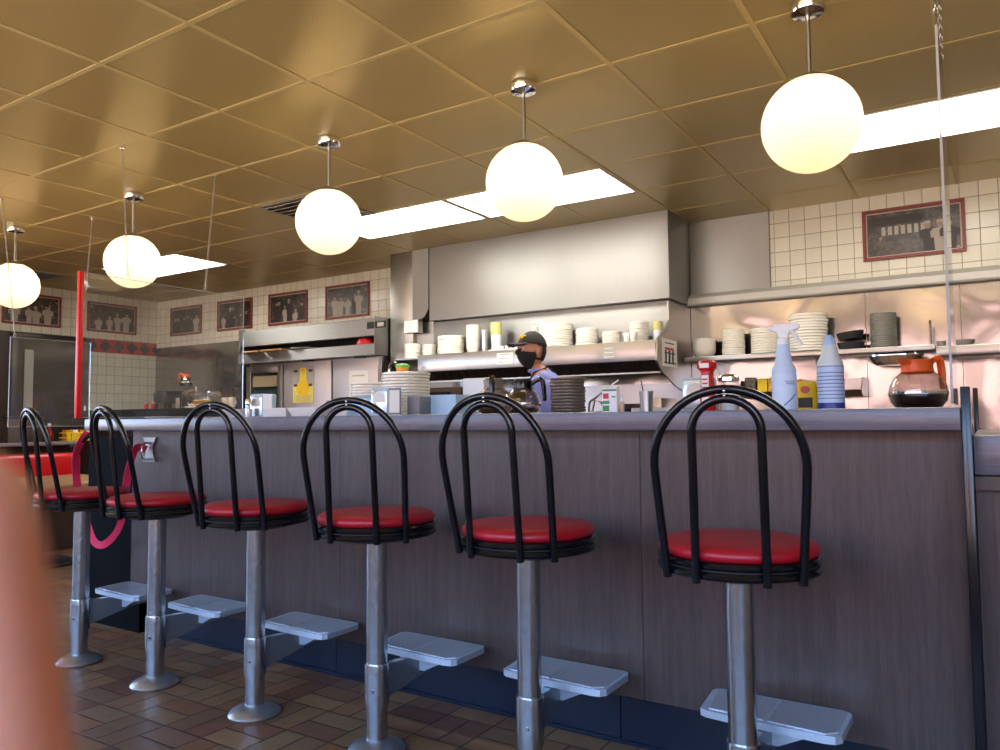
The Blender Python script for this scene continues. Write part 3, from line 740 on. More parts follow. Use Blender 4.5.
# refrigerator bank with canopy, left
FX0, FX1 = at(243, 335, 5.25).x, -4.66
t = thing('refrigerator_canopy', 'long stainless canopy with dark gap above the refrigerator doors', 'canopy', (0, 0, 0))
b = MB(); b.prism([(5.22, 1.778), (5.22, 1.93), (5.30, 1.95), (5.86, 1.95), (5.86, 1.90), (5.28, 1.778)], 'x', FX0, FX1); b.build('upper_band', 'steel', t)
b = MB(); b.prism([(5.20, 1.60), (5.20, 1.70), (5.23, 1.70), (5.23, 1.615), (5.86, 1.615), (5.86, 1.60)], 'x', FX0, FX1); b.build('lower_band', 'steel', t)
MB().box((FX0, 5.70, 1.616), (FX1, 5.85, 1.90)).build('back_plate', 'blackmatte', t)
for x in (FX0-.004, FX1): MB().box((x, 5.2, 1.60), (x+.004, 5.86, 1.95)).build('end_plate', 'steel', t)
b = MB(); a = at(366, 327, 5.2); b.box((a.x, 5.212, 1.84), (a.x+.22, 5.22, 1.90)); b.build('control_plate', 'blackmatte', t)
b = MB(); b.box((a.x+.13, 5.207, 1.852), (a.x+.20, 5.212, 1.888)); b.build('display', 'greypaper', t)
for u0, u1, mt, lab in ((250, 266, 'oak', 'wooden board lying in canopy gap, left one'), (269, 289, 'oak', 'wooden board lying in canopy gap, right of the first')):
    a, c = at(u0, 355, 5.24), at(u1, 355, 5.24)
    tag(MB().box((a.x, 5.13, 1.7015), (c.x, 5.5, 1.718), .003).build('serving_board', mt), lab, 'board')
a = at(370, 343, 5.35); b = MB(); b.lathe([(0, 0), (.07, 0), (.07, .03), (.05, .06), (0, .07)], (a.x, 5.29, 1.7015), 20, sx=1.3); tag(b.build('red_bag', 'red'), 'small red bundle at right end of the canopy gap', 'bag')
a = at(303, 343, 5.4); tag(MB().lathe([(0, 0), (.10, 0), (.15, .012), (.15, .018), (0, .014)], (a.x+.12, 5.31, 1.7015), 32).build('serving_tray', 'steel'), 'shiny round tray in the canopy gap above the yellow poster', 'tray')
t = thing('refrigerator', 'glass fronted refrigerator, leftmost below the steel canopy', 'refrigerator', (0, 0, 0))
dx = [FX0+.01, at(284, 380, 5.3).x, at(333, 380, 5.3).x, FX1-.02]
MB().box((dx[0], 5.33, .05), (dx[1]-.01, 5.85, 1.595)).build('cabinet', 'steeldark', t)
b = MB(); x0, x1 = dx[0], dx[1]-.015
for lo, hi in (((x0, .2), (x0+.07, 1.57)), ((x1-.07, .2), (x1, 1.57)), ((x0+.07, 1.50), (x1-.07, 1.57)), ((x0+.07, .2), (x1-.07, .27))): b.box((lo[0], 5.29, lo[1]), (hi[0], 5.33, hi[1]), .003)
d = b.build('glass_door', 'shelf', t)
MB().box((x0+.07, 5.325, .27), (x1-.07, 5.329, 1.50)).build('dark_glass', plain('dark_fridge_glass', rgb(52, 66, 72), .08), d)
b = MB(); b.box((x0+.09, 5.30, 1.36), (x1-.09, 5.323, 1.47)); b.build('tan_header', plain('fridge_header', rgb(150, 140, 110), .4), d)  # plain tan header strip across the top of the door
for k, lab in ((1, 'stainless refrigerator door unit carrying the yellow poster'), (2, 'stainless refrigerator door unit carrying a white notice, right end of the bank')):
    t = thing('refrigerator', lab, 'refrigerator', (0, 0, 0)); x0, x1 = dx[k]+.012, dx[k+1]-.012
    MB().box((x0-.012, 5.33, .05), (x1+.01, 5.85, 1.595)).build('cabinet', 'steeldark', t)
    d = MB().box((x0, 5.285, .15), (x1, 5.33, 1.585), .006).build('door', plain('matte_fridge_steel', (.58, .55, .56, 1), .42, .75), t)
    MB().box((x1-.05, 5.26, .7), (x1-.02, 5.285, 1.2), .006).build('handle', 'steeldark', d)
    b = MB(); b.box((x0+.28, 5.27, 1.588), (x0+.40, 5.32, 1.60), .003); b.build('hinge', 'black', t)
# yellow poster: grey print columns, yellow keyhole shape
a, c = at(292.5, 367, 5.28), at(313.5, 409, 5.28)
t = thing('yellow_poster', 'yellow and grey poster with keyhole shape on refrigerator door', 'poster', ((a.x+c.x)/2, 5.284, a.z)); w = (c.x-a.x)/2
MB().box((-w, -.002, -.36), (w, 0, 0)).build('sheet', 'greypaper', t, smooth=0)
b = MB(); b.box((-w*.30, -.0032, -.22), (w*.30, -.002, -.012)); b.box((-w*.95, -.0032, -.355), (w*.95, -.002, -.175))
b.build('yellow_field', 'paleyellow', t, smooth=0)
b = MB(); b.prism([(.085*math.cos(2*PI*k/24), -.215+.085*math.sin(2*PI*k/24)) for k in range(24)], 'y', -.0045, -.003); b.box((-w*.2, -.0043, -.16), (w*.2, -.003, -.02)); b.build('yellow_disc', 'yellow', t, smooth=0)
for sx_ in (-.7, .7):
    for zz in (-.045, -.185): MB().box((sx_*w-w*.18, -.0045, zz-.012), (sx_*w+w*.18, -.003, zz+.012)).build('dark_picture', 'ink', t, smooth=0)
b = MB()
for k in range(7): b.box((-w*(.8-.1*(k % 3)), -.004, -.285-.009*k-.0025), (w*(.8-.1*(k % 2)), -.003, -.285-.009*k))
b.build('small_print', 'greypaper', t, smooth=0)
a, c = at(349, 371, 5.28), at(368, 400, 5.28)
paper_sign('door_notice', 'white notice with faint red print on rightmost refrigerator door', ((a.x+c.x)/2, 5.284, (a.z+c.z)/2-.03), c.x-a.x, a.z-c.z+.06, 'y', 4, 'mat_border')

# bent steel tap and green sponge left of the hood shelf
t = thing('gooseneck_pipe', 'bent chrome pipe beside the refrigerator bank', 'pipe', (0, 0, 0))
a = at(389, 370, 5.0); MB().tube([(a.x, 5.0, .95)]+[(a.x, 5.0, 1.0+.05*k) for k in range(9)]+[(a.x+.05-.05*math.cos(R_(q)), 5.0, 1.42+.08*math.sin(R_(q))) for q in range(15, 181, 15)], .012, 10).build('tube', 'chrome', t)
tag(MB().box((a.x-.06, 4.9, 0), (a.x+.06, 5.1, .95), .01).build('pipe_stand', 'steeldark'), 'dull steel pedestal below the bent chrome pipe', 'pedestal')
a = at(402, 352, 4.98)

# left wall pieces: checker trim, door
def checker():
    t = NT('red_black_checker_band'); c = t.n('ShaderNodeTexCoord'); sp = t.n('ShaderNodeSeparateXYZ'); t.l(c.outputs['Object'], sp.inputs[0])
    y = t.math('ABSOLUTE', t.math('SUBTRACT', t.math('FRACT', t.math('DIVIDE', sp.outputs[1], .17)), .5)); z = t.math('ABSOLUTE', t.math('DIVIDE', t.math('SUBTRACT', sp.outputs[2], 1.929), .17))
    f = t.math('LESS_THAN', t.math('ADD', y, z), .46)
    return t.bsdf(t.mix(f, rgb(168, 24, 40), rgb(46, 26, 28)), .35)
M['checker'] = checker()
struct(MB().box((XL, 4.99, 1.85), (XL+.012, YB-.02, 2.008)).build('trim_4', 'checker'))
t = struct(MB().box((XL, 2.2, 0), (XL+.03, 4.95, 2.01)).build('trim_5', 'darkwood'))
d = MB()
for lo, hi in (((4.11, 0), (4.22, 1.92)), ((4.83, 0), (4.95, 1.92)), ((4.11, 1.92), (4.95, 1.995)), ((4.22, 0), (4.83, .25))): d.box((XL+.03, lo[0], lo[1]), (XL+.09, hi[0], hi[1]), .004)
d = struct(d.build('door_1', 'bronze'))
MB().box((XL+.045, 4.22, .25), (XL+.055, 4.83, 1.92)).build('pane', plain('dark_door_glass', rgb(50, 44, 40), .06), d)
MB().box((XL+.058, 4.25, .7), (XL+.066, 4.345, 1.82), .003).build('bright_pane_strip', 'greypaper', d)  # opaque pale strip standing in for the bright strip of door glass
b = MB(); b.tube([(XL+.09, 4.89, .95), (XL+.13, 4.89, .95), (XL+.13, 4.89, 1.2), (XL+.09, 4.89, 1.2)], .012, 8); b.build('handle', 'chrome', d)

# framed photographs
PIC = [(-8.36, 'leftmost framed photograph on the back wall, by the corner', 'x'), (-7.44, 'second framed photograph from the left corner on the back wall', 'x'), (-6.54, 'third framed photograph from the left corner on the back wall', 'x'),
       (-5.64, 'framed photograph on the back wall nearest to the hood', 'x'), (-.39, 'large framed photograph on the tiled wall at upper right', 'x'), (4.342, 'framed photograph on the left wall behind the leftmost globe', 'y'), (5.27, 'framed photograph on the left wall seen through the red edged shield', 'y')]
for k, (c, lab, ax) in enumerate(PIC):
    w, h = (.62, .355); zc = 2.262
    t = thing('framed_photograph', lab, 'picture', (c, YB, zc) if ax == 'x' else (XL, c, zc+.01), 0 if ax == 'x' else R_(90), 'framed sepia photographs on the tiled walls')
    fw = .022
    b = MB()
    for lo, hi in (((-w/2, -h/2), (w/2, -h/2+fw)), ((-w/2, h/2-fw), (w/2, h/2)), ((-w/2, -h/2+fw), (-w/2+fw, h/2-fw)), ((w/2-fw, -h/2+fw), (w/2, h/2-fw))): b.box((lo[0], -.02, lo[1]), (hi[0], 0, hi[1]), .002, 1)
    b.build('frame', 'frame', t)
    MB().box((-w/2+fw, -.008, -h/2+fw), (w/2-fw, 0, h/2-fw)).build('border', 'mat_border', t, smooth=0)
    rng = random.Random(k+3); b = MB(); iw, ih = w/2-fw-.008, h/2-fw-.008
    b.box((-iw, -.0095, -ih), (iw, -.008, ih))
    n = (6, 5, 6, 5, 3, 4, 4)[k]
    for q in range(n):
        x = -iw+.05+(2*iw-.10)*(q+.5)/n+rng.uniform(-.025, .025); s = rng.uniform(.85, 1.4); zb = -ih; dz = rng.uniform(-.02, .06)
        if k == 4: x = .10+.065*q; s = 1.35; dz = 0
        x = max(-iw+.045*s, min(iw-.045*s, x)); d_ = -.0098-.0003*q; lean = rng.uniform(-.012, .012)
        b.mat(1 if rng.random() < .5 else 2)
        sh = .10*s+dz
        b.prism([(x-.026*s, zb), (x+.026*s, zb), (x+.03*s, zb+sh-.045), (x+.043*s, zb+sh-.05), (x+.045*s, zb+sh-.005), (x+.03*s+lean, zb+sh+.012), (x+.009*s+lean, zb+sh+.018), (x-.009*s+lean, zb+sh+.018), (x-.03*s+lean, zb+sh+.012), (x-.045*s, zb+sh-.005), (x-.043*s, zb+sh-.05), (x-.03*s, zb+sh-.045)], 'y', d_-.0002, -.0094)
        hx_, hz_ = x+lean, zb+sh+.018+.017*s
        b.mat(3); b.prism([(hx_+.0145*s*math.cos(a*PI/6), hz_+.018*s*math.sin(a*PI/6)) for a in range(12)], 'y', d_-.0003, -.0094)
        b.mat(1 if rng.random() < .4 else 2); b.prism([(hx_-.016*s, hz_+.008*s), (hx_+.016*s, hz_+.008*s), (hx_+.012*s, hz_+.023*s), (hx_-.012*s, hz_+.023*s)], 'y', d_-.0004, -.0094)
    if k == 4:
        b.mat(1)
        for q in range(7): b.box((-.19+.04*q, -.0099, -.01), (-.165+.04*q, -.0094, .05))
        b.mat(2); b.box((-iw+.01, -.0099, .06), (.06, -.0094, .12))
    b.build('print', [print_mat(f'sepia_print_{k}', k+1, rgb(170, 156, 140)), 'figwhite', 'figdark', plain(f'print_face_tone_{k}', rgb(150, 126, 108), .5)], t, smooth=0)

# ------------------------------------------------------------------ plates and dishes
def plate_mesh(kind, R, pitch=.0175):
    un = max(.0045, .022-pitch+.0016)
    b = MB()
    if kind == 'plate': b.lathe([(0, .004), (R*.55, .003), (R*.60, 0), (R*.64, .003), (R*.96, un), (R, un+.003), (R, .0205), (R*.97, .022), (R*.62, .008), (0, .008)], seg=36)
    elif kind == 'bowl': b.lathe([(0, .003), (R*.5, 0), (R*.56, .0), (R*.8, .014), (R*.95, .04), (R, .058), (R*.985, .06), (R*.93, .044), (R*.76, .02), (R*.5, .009), (0, .009)], seg=36)
    elif kind == 'cup': b.lathe([(0, 0), (R*.68, 0), (R*.72, .004), (R*.86, .05), (R, .085), (R*.97, .087), (R*.82, .05), (R*.66, .008), (0, .008)], seg=28)
    elif kind == 'glass': b.lathe([(0, 0), (R*.75, 0), (R*.8, .01), (R, .10), (R*.96, .10), (R*.74, .012), (0, .012)], seg=20)
    me = b.build(kind, 'white', smooth=45); return me
def stack(name, kind, R, x, y, z0, n, pitch, desc, mat='white', noun=None, cat='plate', group=None, jit=.003):
    if kind in ('cup', 'bowl', 'glass'): jit = .0004
    noun = noun or name.replace('_', ' ')
    first = None
    for k in range(n):
        if first is None:
            first = plate_mesh(kind, R, pitch); first.name = name; o = first
            first.data.materials[0] = M[mat]
        else:
            o = first.copy(); COL.objects.link(o); o.name = name
        o.location = (x+random.uniform(-jit, jit), y+random.uniform(-jit, jit), z0+k*pitch+k*.0004); o.rotation_euler.z = random.uniform(0, 6)
        r = n-1-k
        lab = f'{desc}' if n == 1 else (f'topmost {noun} of {desc}' if r == 0 else (f'bottom {noun} of {desc}' if k == 0 else f'{ORD[r]} {noun} down in {desc}'))
        tag(o, lab, cat, group or f'{noun}s of {desc}')
def pstack(u0, u1, vt, y, zbase, kind, pitch, desc, name='dinner_plate', hh=None, **kw):
    a, c = at(u0, vt, y), at(u1, vt, y); R = abs((c-a).dot(_r))/2*1.0
    x = (a.x+c.x)/2; top = {'plate': .022, 'bowl': .06, 'cup': .087, 'glass': .10}[kind]
    n = max(1, round((a.z+c.z)/2-zbase-top > 0 and ((a.z+c.z)/2-zbase-top)/(pitch+.0004)+1 or 1))
    stack(name, kind, R, x, y, zbase, n, pitch, desc, **kw)
ZS = 1.5405
pstack(405, 421, 344.5, 5.297, ZS, 'plate', .016, 'the low white stack at hood shelf left end')
pstack(423, 436, 345, 5.297, ZS, 'plate', .016, 'the low second stack on the hood shelf', name='saucer')
pstack(438, 464, 336, 5.297, ZS, 'plate', .017, 'the wide white stack left of the tall cups')
pstack(466, 480, 326, 5.297, ZS, 'cup', .024, 'the tall cup stack on the hood shelf', name='coffee_cup', cat='cup')
pstack(481.5, 488, 331, 5.297, ZS, 'glass', .036, 'the clear tumbler stack beside the white cups', name='tumbler', mat='clear', cat='glass')
pstack(539, 574, 325, 5.297, ZS, 'plate', .018, 'the wide stack right of the cook cap')
pstack(575, 599, 330, 5.297, ZS, 'plate', .018, 'the second stack right of the cook cap')
pstack(601, 622, 331, 5.297, ZS, 'plate', .018, 'the low stack above the pale shelf label')
pstack(628, 650, 323, 5.297, ZS, 'plate', .018, 'the right end stack of the hood shelf')
for u, lab in ((627.5, 'small white cup before the right end plate stack, left one'), (634.5, 'small white cup before the right end plate stack, right one')):
    a = at(u, 335, 5.215); stack('coffee_cup', 'cup', .027, a.x, 5.20, ZS, 1, .02, lab, cat='cup', group='small cups at the right end of the hood shelf')
def tub(u0, u1, vt, vm, y, lab):
    a, c = at(u0, vt, y), at(u1, vt, y); R = abs((c-a).dot(_r))/2; H = a.z-ZS
    t = thing('lidded_cup', lab, 'cup', ((a.x+c.x)/2, y, ZS))
    MB().lathe([(0, 0), (R*.78, 0), (R*.95, H*.62), (0, H*.62)], seg=24).build('cup', 'whiteplain', t)
    MB().lathe([(R*.9, H*.62), (R, H*.62), (R, H), (R*.8, H), (0, H)], seg=24).build('yellow_lid', 'lidtone', t)
tub(490.5, 502, 323.5, 0, 5.33, 'yellow lidded white cup behind the little creamers')
tub(652, 663, 322, 0, 5.33, 'yellow lidded cup at the right end of the hood shelf')
# creamer tray
a, c = at(490, 350, 5.22), at(517, 350, 5.22)
tag(MB().box((a.x, 5.19, ZS), (c.x, 5.297, ZS+.028), .004).build('serving_tray', 'whiteplain'), 'white tray of tiny creamers on hood shelf beside the cook', 'tray')
f = None
for k in range(6):
    if f is None: f = MB().lathe([(0, 0), (.011, 0), (.015, .028), (.016, .030), (0, .03)], seg=14).build('creamer_cup', 'white'); o = f
    else: o = f.copy(); COL.objects.link(o)
    o.location = (a.x+.02+k*(c.x-a.x-.04)/5, 5.235, ZS+.0285); tag(o, f'tiny white creamer, {["first","second","third","fourth","fifth","last"][k]} from the left on the tray beside the cook', 'creamer', 'creamers on the shelf tray')
# utensils
t = thing('utensil_holder', 'steel utensils standing in a holder behind the cook cap', 'utensils', (at(538, 330, 5.33).x, 5.34, ZS))
MB().lathe([(0, 0), (.04, 0), (.045, .11), (.042, .11), (.038, .005), (0, .005)], seg=20).build('holder', 'shelf', t)
for k, (dx_, l) in enumerate(((-.05, .19), (-.02, .22), (.015, .24), (.045, .2))):
    b = MB(); b.tube([(dx_*.3, 0, .02), (dx_, .01*k, l)], .004, 8); b.sph((dx_, .01*k, l), .016, (1, .3, 1.4), 10, 8); b.build('utensil', 'chrome', t)
# right wall shelf
ZR = 1.4555
pstack(690.5, 717.5, 339, 5.71, ZR, 'bowl', .020, 'the bowl stack on the right wall shelf', name='soup_bowl', cat='bowl')
pstack(720, 746.5, 331, 5.71, ZR, 'plate', .017, 'the second stack on the right wall shelf')
pstack(748, 781, 329, 5.71, ZR, 'plate', .018, 'the third stack on the right wall shelf')
pstack(785, 831, 316, 5.71, ZR, 'plate', .020, 'the wide stack left of the black pans', jit=.006)
pstack(867, 899, 314, 5.71, ZR, 'plate', .014, 'the grey stack right of the black pans', mat='stone', name='grey_plate')
a, c = at(837, 340, 5.70), at(865, 340, 5.70)
for k, lab in enumerate(('lower black pan beside the widest plate stack', 'upper tilted black pan beside the widest plate stack')):
    R = (c.x-a.x)/2
    b = MB().lathe([(0, 0), (R*.85, 0), (R, .045), (R*1.0, .05), (R*.95, .05), (R*.8, .006), (0, .006)], seg=32)
    o = tag(b.build('black_pan', 'blackmatte'), lab, 'pan', 'black pans on the right wall shelf'); o.location = ((a.x+c.x)/2, 5.70, ZR+.0015+.053*k)
    if k: o.rotation_euler.y = R_(-7); o.location.z += .018
for u0, u1, lab in ((936, 946, 'small shallow bowl left of the clear shield on bright shelf'), (951, 975, 'shallow bowl right of the clear shield on bright shelf')):
    a, c = at(u0, 338, 5.66), at(u1, 338, 5.66); R = (c.x-a.x)/2
    o = tag(MB().lathe([(0, 0), (R*.8, 0), (R, .03), (R, .045), (R*.95, .045), (R*.75, .008), (0, .008)], seg=28).build('shallow_bowl', 'stone'), lab, 'bowl', 'bowls on the bright right shelf'); o.location = ((a.x+c.x)/2, 5.66, 1.4355)

# ------------------------------------------------------------------ things on the counter
ZT = 1.0205
def spray_bottle():
    p = at(785, 408, 2.45); t = thing('spray_bottle', 'tall pale blue spray bottle with white trigger head on counter', 'bottle', (p.x, 2.45, ZT), R_(8)); t.scale = (.95,)*3
    MB().lathe([(0, 0), (.034, 0), (.0375, .004), (.038, .02), (.038, .125), (.0365, .138), (.026, .155), (.0225, .185), (.020, .205), (.0195, .214), (0, .214)], seg=32).build('bottle', 'blueplastic', t)
    MB().lathe([(.0383, .018), (.0383, .118)], seg=32).build('label', plain('spray_label', rgb(206, 222, 242), .5), t)
    b = MB()
    for q, (z, a0, a1) in enumerate(((.092, -1.45, -.65), (.085, -1.3, -.6))): b.tube([(.0388*math.cos(a0+(a1-a0)*k/8), .0388*math.sin(a0+(a1-a0)*k/8), z+.003*math.sin(k*2.2)) for k in range(9)], .0009, 5)
    b.build('script_print', 'ink', t)
    b = MB(); b.ribbon([((.0386*math.cos(-1.55+k*.13), .0386*math.sin(-1.55+k*.13), .016+.0045*k), (0, 0, 1)) for k in range(9)], .006, .0006); b.build('swoosh_print', 'inkblue', t)
    MB().lathe([(0, .212), (.0185, .212), (.0185, .232), (.014, .236), (0, .236)], seg=24).build('collar', 'whiteplain', t)
    b = MB(); b.prism([(-.034, .262), (-.034, .272), (-.02, .280), (.042, .283), (.052, .274), (.048, .262), (.02, .256), (.014, .234), (-.012, .234), (-.016, .252)], 'y', -.011, .011); h = b.build('trigger_head', 'whiteplain', t)
    md = h.modifiers.new('bev', 'BEVEL'); md.width = .002; md.segments = 2
    MB().tube([(.022, 0, .258), (.034, 0, .248), (.044, 0, .228), (.058, 0, .212)], [.007, .007, .006, .004], 8).build('trigger', 'whiteplain', t)
    MB().cyl((-.034, 0, .267), (-.044, 0, .267), .007, .006, 12).build('nozzle', 'whiteplain', t)
spray_bottle()
p = at(831.5, 408, 2.5); t = thing('cleaner_bottle', 'pale bottle with blue printed label and no sprayer, beside the spray bottle', 'bottle', (p.x, 2.5, ZT))
MB().lathe([(0, 0), (.036, 0), (.038, .004), (.038, .135), (.036, .146), (.026, .166), (.021, .19), (.019, .198), (0, .198)], seg=32).build('bottle', plain('frosted_bottle', rgb(206, 218, 222), .35), t)
MB().lathe([(.0384, .022), (.0384, .13)], seg=32).build('label', plain('pale_label', rgb(190, 208, 236), .5), t)
MB().lathe([(.0387, .004), (.0387, .022)], seg=32).build('navy_band', 'navy', t)
b = MB(); b.lathe([(.0388, .13), (.0388, .133)], seg=32)
for k in range(8): b.lathe([(.0388, .034+k*.011), (.0388, .0368+k*.011)], seg=32)
b.build('label_print', 'inkblue', t)
MB().lathe([(0, .198), (.018, .198), (.0175, .212), (.012, .219), (.010, .228), (0, .228)], seg=24).build('cap', 'bluelid', t)

def decanter(label, p, rot, collar, level, sc=1.0, hmat=None, liquid='coffee', z=ZT, tone='potglass'):
    t = thing('coffee_decanter', label, 'coffee pot', (p[0], p[1], z), rot); t.scale = (sc,)*3
    pr = [(0, .002), (.052, .002), (.066, .008), (.078, .026), (.082, .048), (.079, .07), (.068, .092), (.052, .108), (.042, .116), (.040, .124)]
    MB().lathe(pr, seg=40).build('glass_body', tone, t, smooth=60)
    lv = [q for q in pr if q[1] <= level]
    MB().lathe([(max(0, r-.0025), zz+.001) for r, zz in lv]+[(max(0, lv[-1][0]-.0025), level), (0, level)], seg=40).build('liquid', liquid, t, smooth=60)
    MB().lathe([(.0825, .044), (.0832, .047), (.0832, .051), (.0825, .054)], seg=40).build('metal_band', 'chrome', t)
    b = MB(); b.lathe([(.041, .108), (.046, .112), (.043, .128), (.047, .150), (.041, .150), (.038, .13)], seg=32, closed=True)
    b.prism([(-.044, .134), (-.066, .152), (-.042, .152)], 'y', -.016, .016)
    b.build('collar', collar, t)
    b = MB(); b.tube([(.038, 0, .135), (.062, 0, .150), (.083, 0, .158), (.094, 0, .150), (.099, 0, .12), (.102, 0, .085), (.103, 0, .060)], [.009, .010, .011, .011, .011, .0095, .008], 10, flat=(1, 1.15)); b.build('handle', hmat or collar, t)
    if liquid == 'tea':
        MB().lathe([(0, .150), (.04, .150), (.038, .158), (0, .160)], seg=24).build('lid', collar, t)
    return t
p = at(918.5, 400, 2.62); decanter('round glass coffee pot with bright orange collar and handle on counter right end', (p.x, p.y), R_(52), 'orange', .052, .99)
p = at(523, 400, 2.88); decanter('glass coffee pot with black collar in front of the cook', (p.x, p.y), R_(10), 'black', .03, .98, None, 'tea')
p = at(494, 400, 2.52); decanter('glass pot seen from its handle side, left of the black collared pot', (p.x, p.y), R_(-62), 'brownplate', .03, .9, 'black', 'tea')

def napkin(label, x, y, rot, card, s=1.0):
    t = thing('napkin_dispenser', label, 'napkin dispenser', (x, y, ZT), rot)
    MB().box((-.055, -.045, 0), (.055, .045, .13), .008).build('case', 'card', t)
    MB().box((-.047, -.049, .012), (.047, -.0452, .12), .002).build('face_plate', plain('chrome_face', (.7, .78, .84, 1), .2, .8), t)
    b = MB(); b.prism([(.03*math.cos(k*PI/8)*1.15, .088+.022*math.sin(k*PI/8)) for k in range(16)], 'y', -.0515, -.0495); b.box((-.036, -.0512, .062), (.036, -.0494, .085)); b.build('napkin', 'paper', t)
    if card:
        c = MB(); c.box((.058, -.052, 0), (.128, -.047, .125), .001, 1); c.build('card_holder', card, t)
        MB().box((.064, -.0535, .015), (.122, -.0522, .115)).build('card_print', 'paper', t)
p = at(263, 413, 2.8); napkin('chrome napkin dispenser with white card beside it, near the salt shaker', p.x, 2.8, 0, 'whiteplain')
p = at(392, 413, 2.7); napkin('napkin dispenser with grey card holder before the tall plate stack', p.x, 2.66, 0, 'grey')
p = at(700, 411, 2.85); napkin('napkin dispenser behind and left of the red bottle on the counter', p.x, 2.85, 0, None)
# shaker by first napkin
p = at(249, 413, 2.72); t = thing('salt_shaker', 'glass salt shaker with chrome top left of the napkin dispenser', 'shaker', (p.x, 2.72, ZT))
MB().lathe([(0, 0), (.02, 0), (.022, .01), (.020, .07), (.018, .078), (0, .078)], seg=12).build('jar', 'clear', t)
MB().lathe([(0, .004), (.018, .004), (.018, .05), (0, .05)], seg=12).build('salt', 'paper', t)
MB().lathe([(.019, .076), (.0205, .078), (.0205, .095), (.014, .105), (0, .107)], seg=20).build('chrome_top', 'chrome', t)
p = at(235, 414, 2.85); tag(MB().lathe([(0, 0), (.06, 0), (.115, .05), (.10, .052), (.055, .01), (0, .008)], (p.x, 2.9, ZT), 36).build('serving_bowl', 'whiteplain'), 'white wide bowl behind the third stool back', 'bowl')
for u0, u1, lab in ((273, 297, 'shallow white paper tray left, on the counter below poster'), (297, 327, 'shallow white paper tray right, on the counter below poster')):
    a, c = at(u0, 412, 2.75), at(u1, 412, 2.75); w = (c.x-a.x)/2-.006
    b = MB(); cx = (a.x+c.x)/2
    rb, rt = [(-w*.8, -.05), (w*.8, -.05), (w*.8, .05), (-w*.8, .05)], [(-w, -.07), (w, -.07), (w, .07), (-w, .07)]
    for (p0, p1, q0, q1) in [(rb[k], rb[(k+1) % 4], rt[k], rt[(k+1) % 4]) for k in range(4)]: b.quad((cx+p0[0], 2.75+p0[1], ZT+.001), (cx+p1[0], 2.75+p1[1], ZT+.001), (cx+q1[0], 2.75+q1[1], ZT+.05), (cx+q0[0], 2.75+q0[1], ZT+.05))
    b.quad(*[(cx+q[0], 2.75+q[1], ZT+.001) for q in rb])
    o = b.build('paper_tray', 'paper', smooth=0); md = o.modifiers.new('sol', 'SOLIDIFY'); md.thickness = .0015; tag(o, lab, 'tray', 'paper trays on the counter')
p = at(165, 417, 2.6); tag(MB().lathe([(0, .002), (.05, 0), (.1, .010), (.1, .013), (.05, .005), (0, .006)], (p.x, 2.6, ZT), 36, sx=1.2).build('white_dish', 'whiteplain'), 'flat white dish lying on the counter left end', 'dish')
# tubs carrying plates
a, c = at(355.5, 405, 2.95), at(384, 405, 2.95)
tag(MB().box((a.x, 2.88, ZT), (c.x, 3.02, ZT+.095), .008).build('storage_tub', 'paleblue_tub'), 'pale blue tub under the lower white plate stack', 'tub')
stack('dinner_plate', 'plate', (c.x-a.x)/2*.98, (a.x+c.x)/2, 2.95, ZT+.0955, 5, .014, 'the white stack on the pale blue tub')
a, c = at(383.5, 380, 2.95), at(428, 380, 2.95); R = abs((c-a).dot(_r))/2
stack('dinner_plate', 'plate', R, (a.x+c.x)/2+.012, 2.94, ZT, 14, .0145, 'the tall white stack behind the card holder')
a, c = at(415.5, 405, 2.72), at(428, 405, 2.72); tag(MB().box((a.x, 2.66, ZT), (c.x, 2.76, ZT+.088), .004).build('grey_holder', 'grey'), 'plain grey block between the card holder and blue box', 'holder')
a, c = at(429, 405, 2.78), at(461, 405, 2.78); t = thing('storage_box', 'pale blue open box left of the white cutting board', 'box', ((a.x+c.x)/2, 2.80, ZT)); w = (c.x-a.x)/2
b = MB(); b.box((-w, -.06, 0), (w, -.056, .093)); b.box((-w, .056, 0), (w, .06, .093)); b.box((-w, -.056, 0), (-w+.004, .056, .093)); b.box((w-.004, -.056, 0), (w, .056, .093)); b.box((-w+.004, -.056, 0), (w-.004, .056, .004)); b.build('box', 'paleblue_tub', t)
a, c = at(462.5, 405, 2.99), at(486, 405, 2.99)
b = MB(); b.box((a.x, 2.99, ZT), (c.x+.03, 3.004, ZT+.178), .006, 3); tag(b.build('cutting_board', 'whiteplain'), 'white rounded cutting board upright behind the glass pots', 'board')
t = thing('snack_tub', 'small orange tub with lime green lid on the tall white plate stack', 'tub', ((at(383.5, 380, 2.95).x+at(428, 380, 2.95).x)/2-.01, 2.94, ZT+13*.0149+.0225))
MB().lathe([(0, 0), (.028, 0), (.032, .028), (0, .028)], seg=24).build('tub', plain('orange_tub', rgb(226, 160, 60), .4), t)
MB().lathe([(0, .028), (.036, .028), (.036, .040), (.02, .046), (0, .046)], seg=24).build('lid', 'lime', t)
# steel plate stack before the cook
a, c = at(549.5, 400, 2.9), at(586.5, 400, 2.9); R = abs((c-a).dot(_r))/2
stack('steel_plate', 'plate', R, (a.x+c.x)/2, 2.9, ZT, 11, .013, 'the dark metal stack right of the cook', mat='brownplate')
p = at(593, 405, 2.92); t = thing('wire_basket', 'dark bent wire rack right of the metal plate stack', 'rack', (p.x, 2.95, ZT))
b = MB(); b.tube([(-.035, 0, 0), (-.03, 0, .05), (.0, 0, .07), (.022, .01, .09), (.03, .01, .06), (.03, .01, 0)], .005, 8); b.tube([(-.035, .03, 0), (-.02, .03, .06), (.01, .03, .05), (.035, .03, .0)], .004, 8); b.torus((0, .02, .008), .038, .004, 24, 8); b.build('wire', 'brownplate', t)
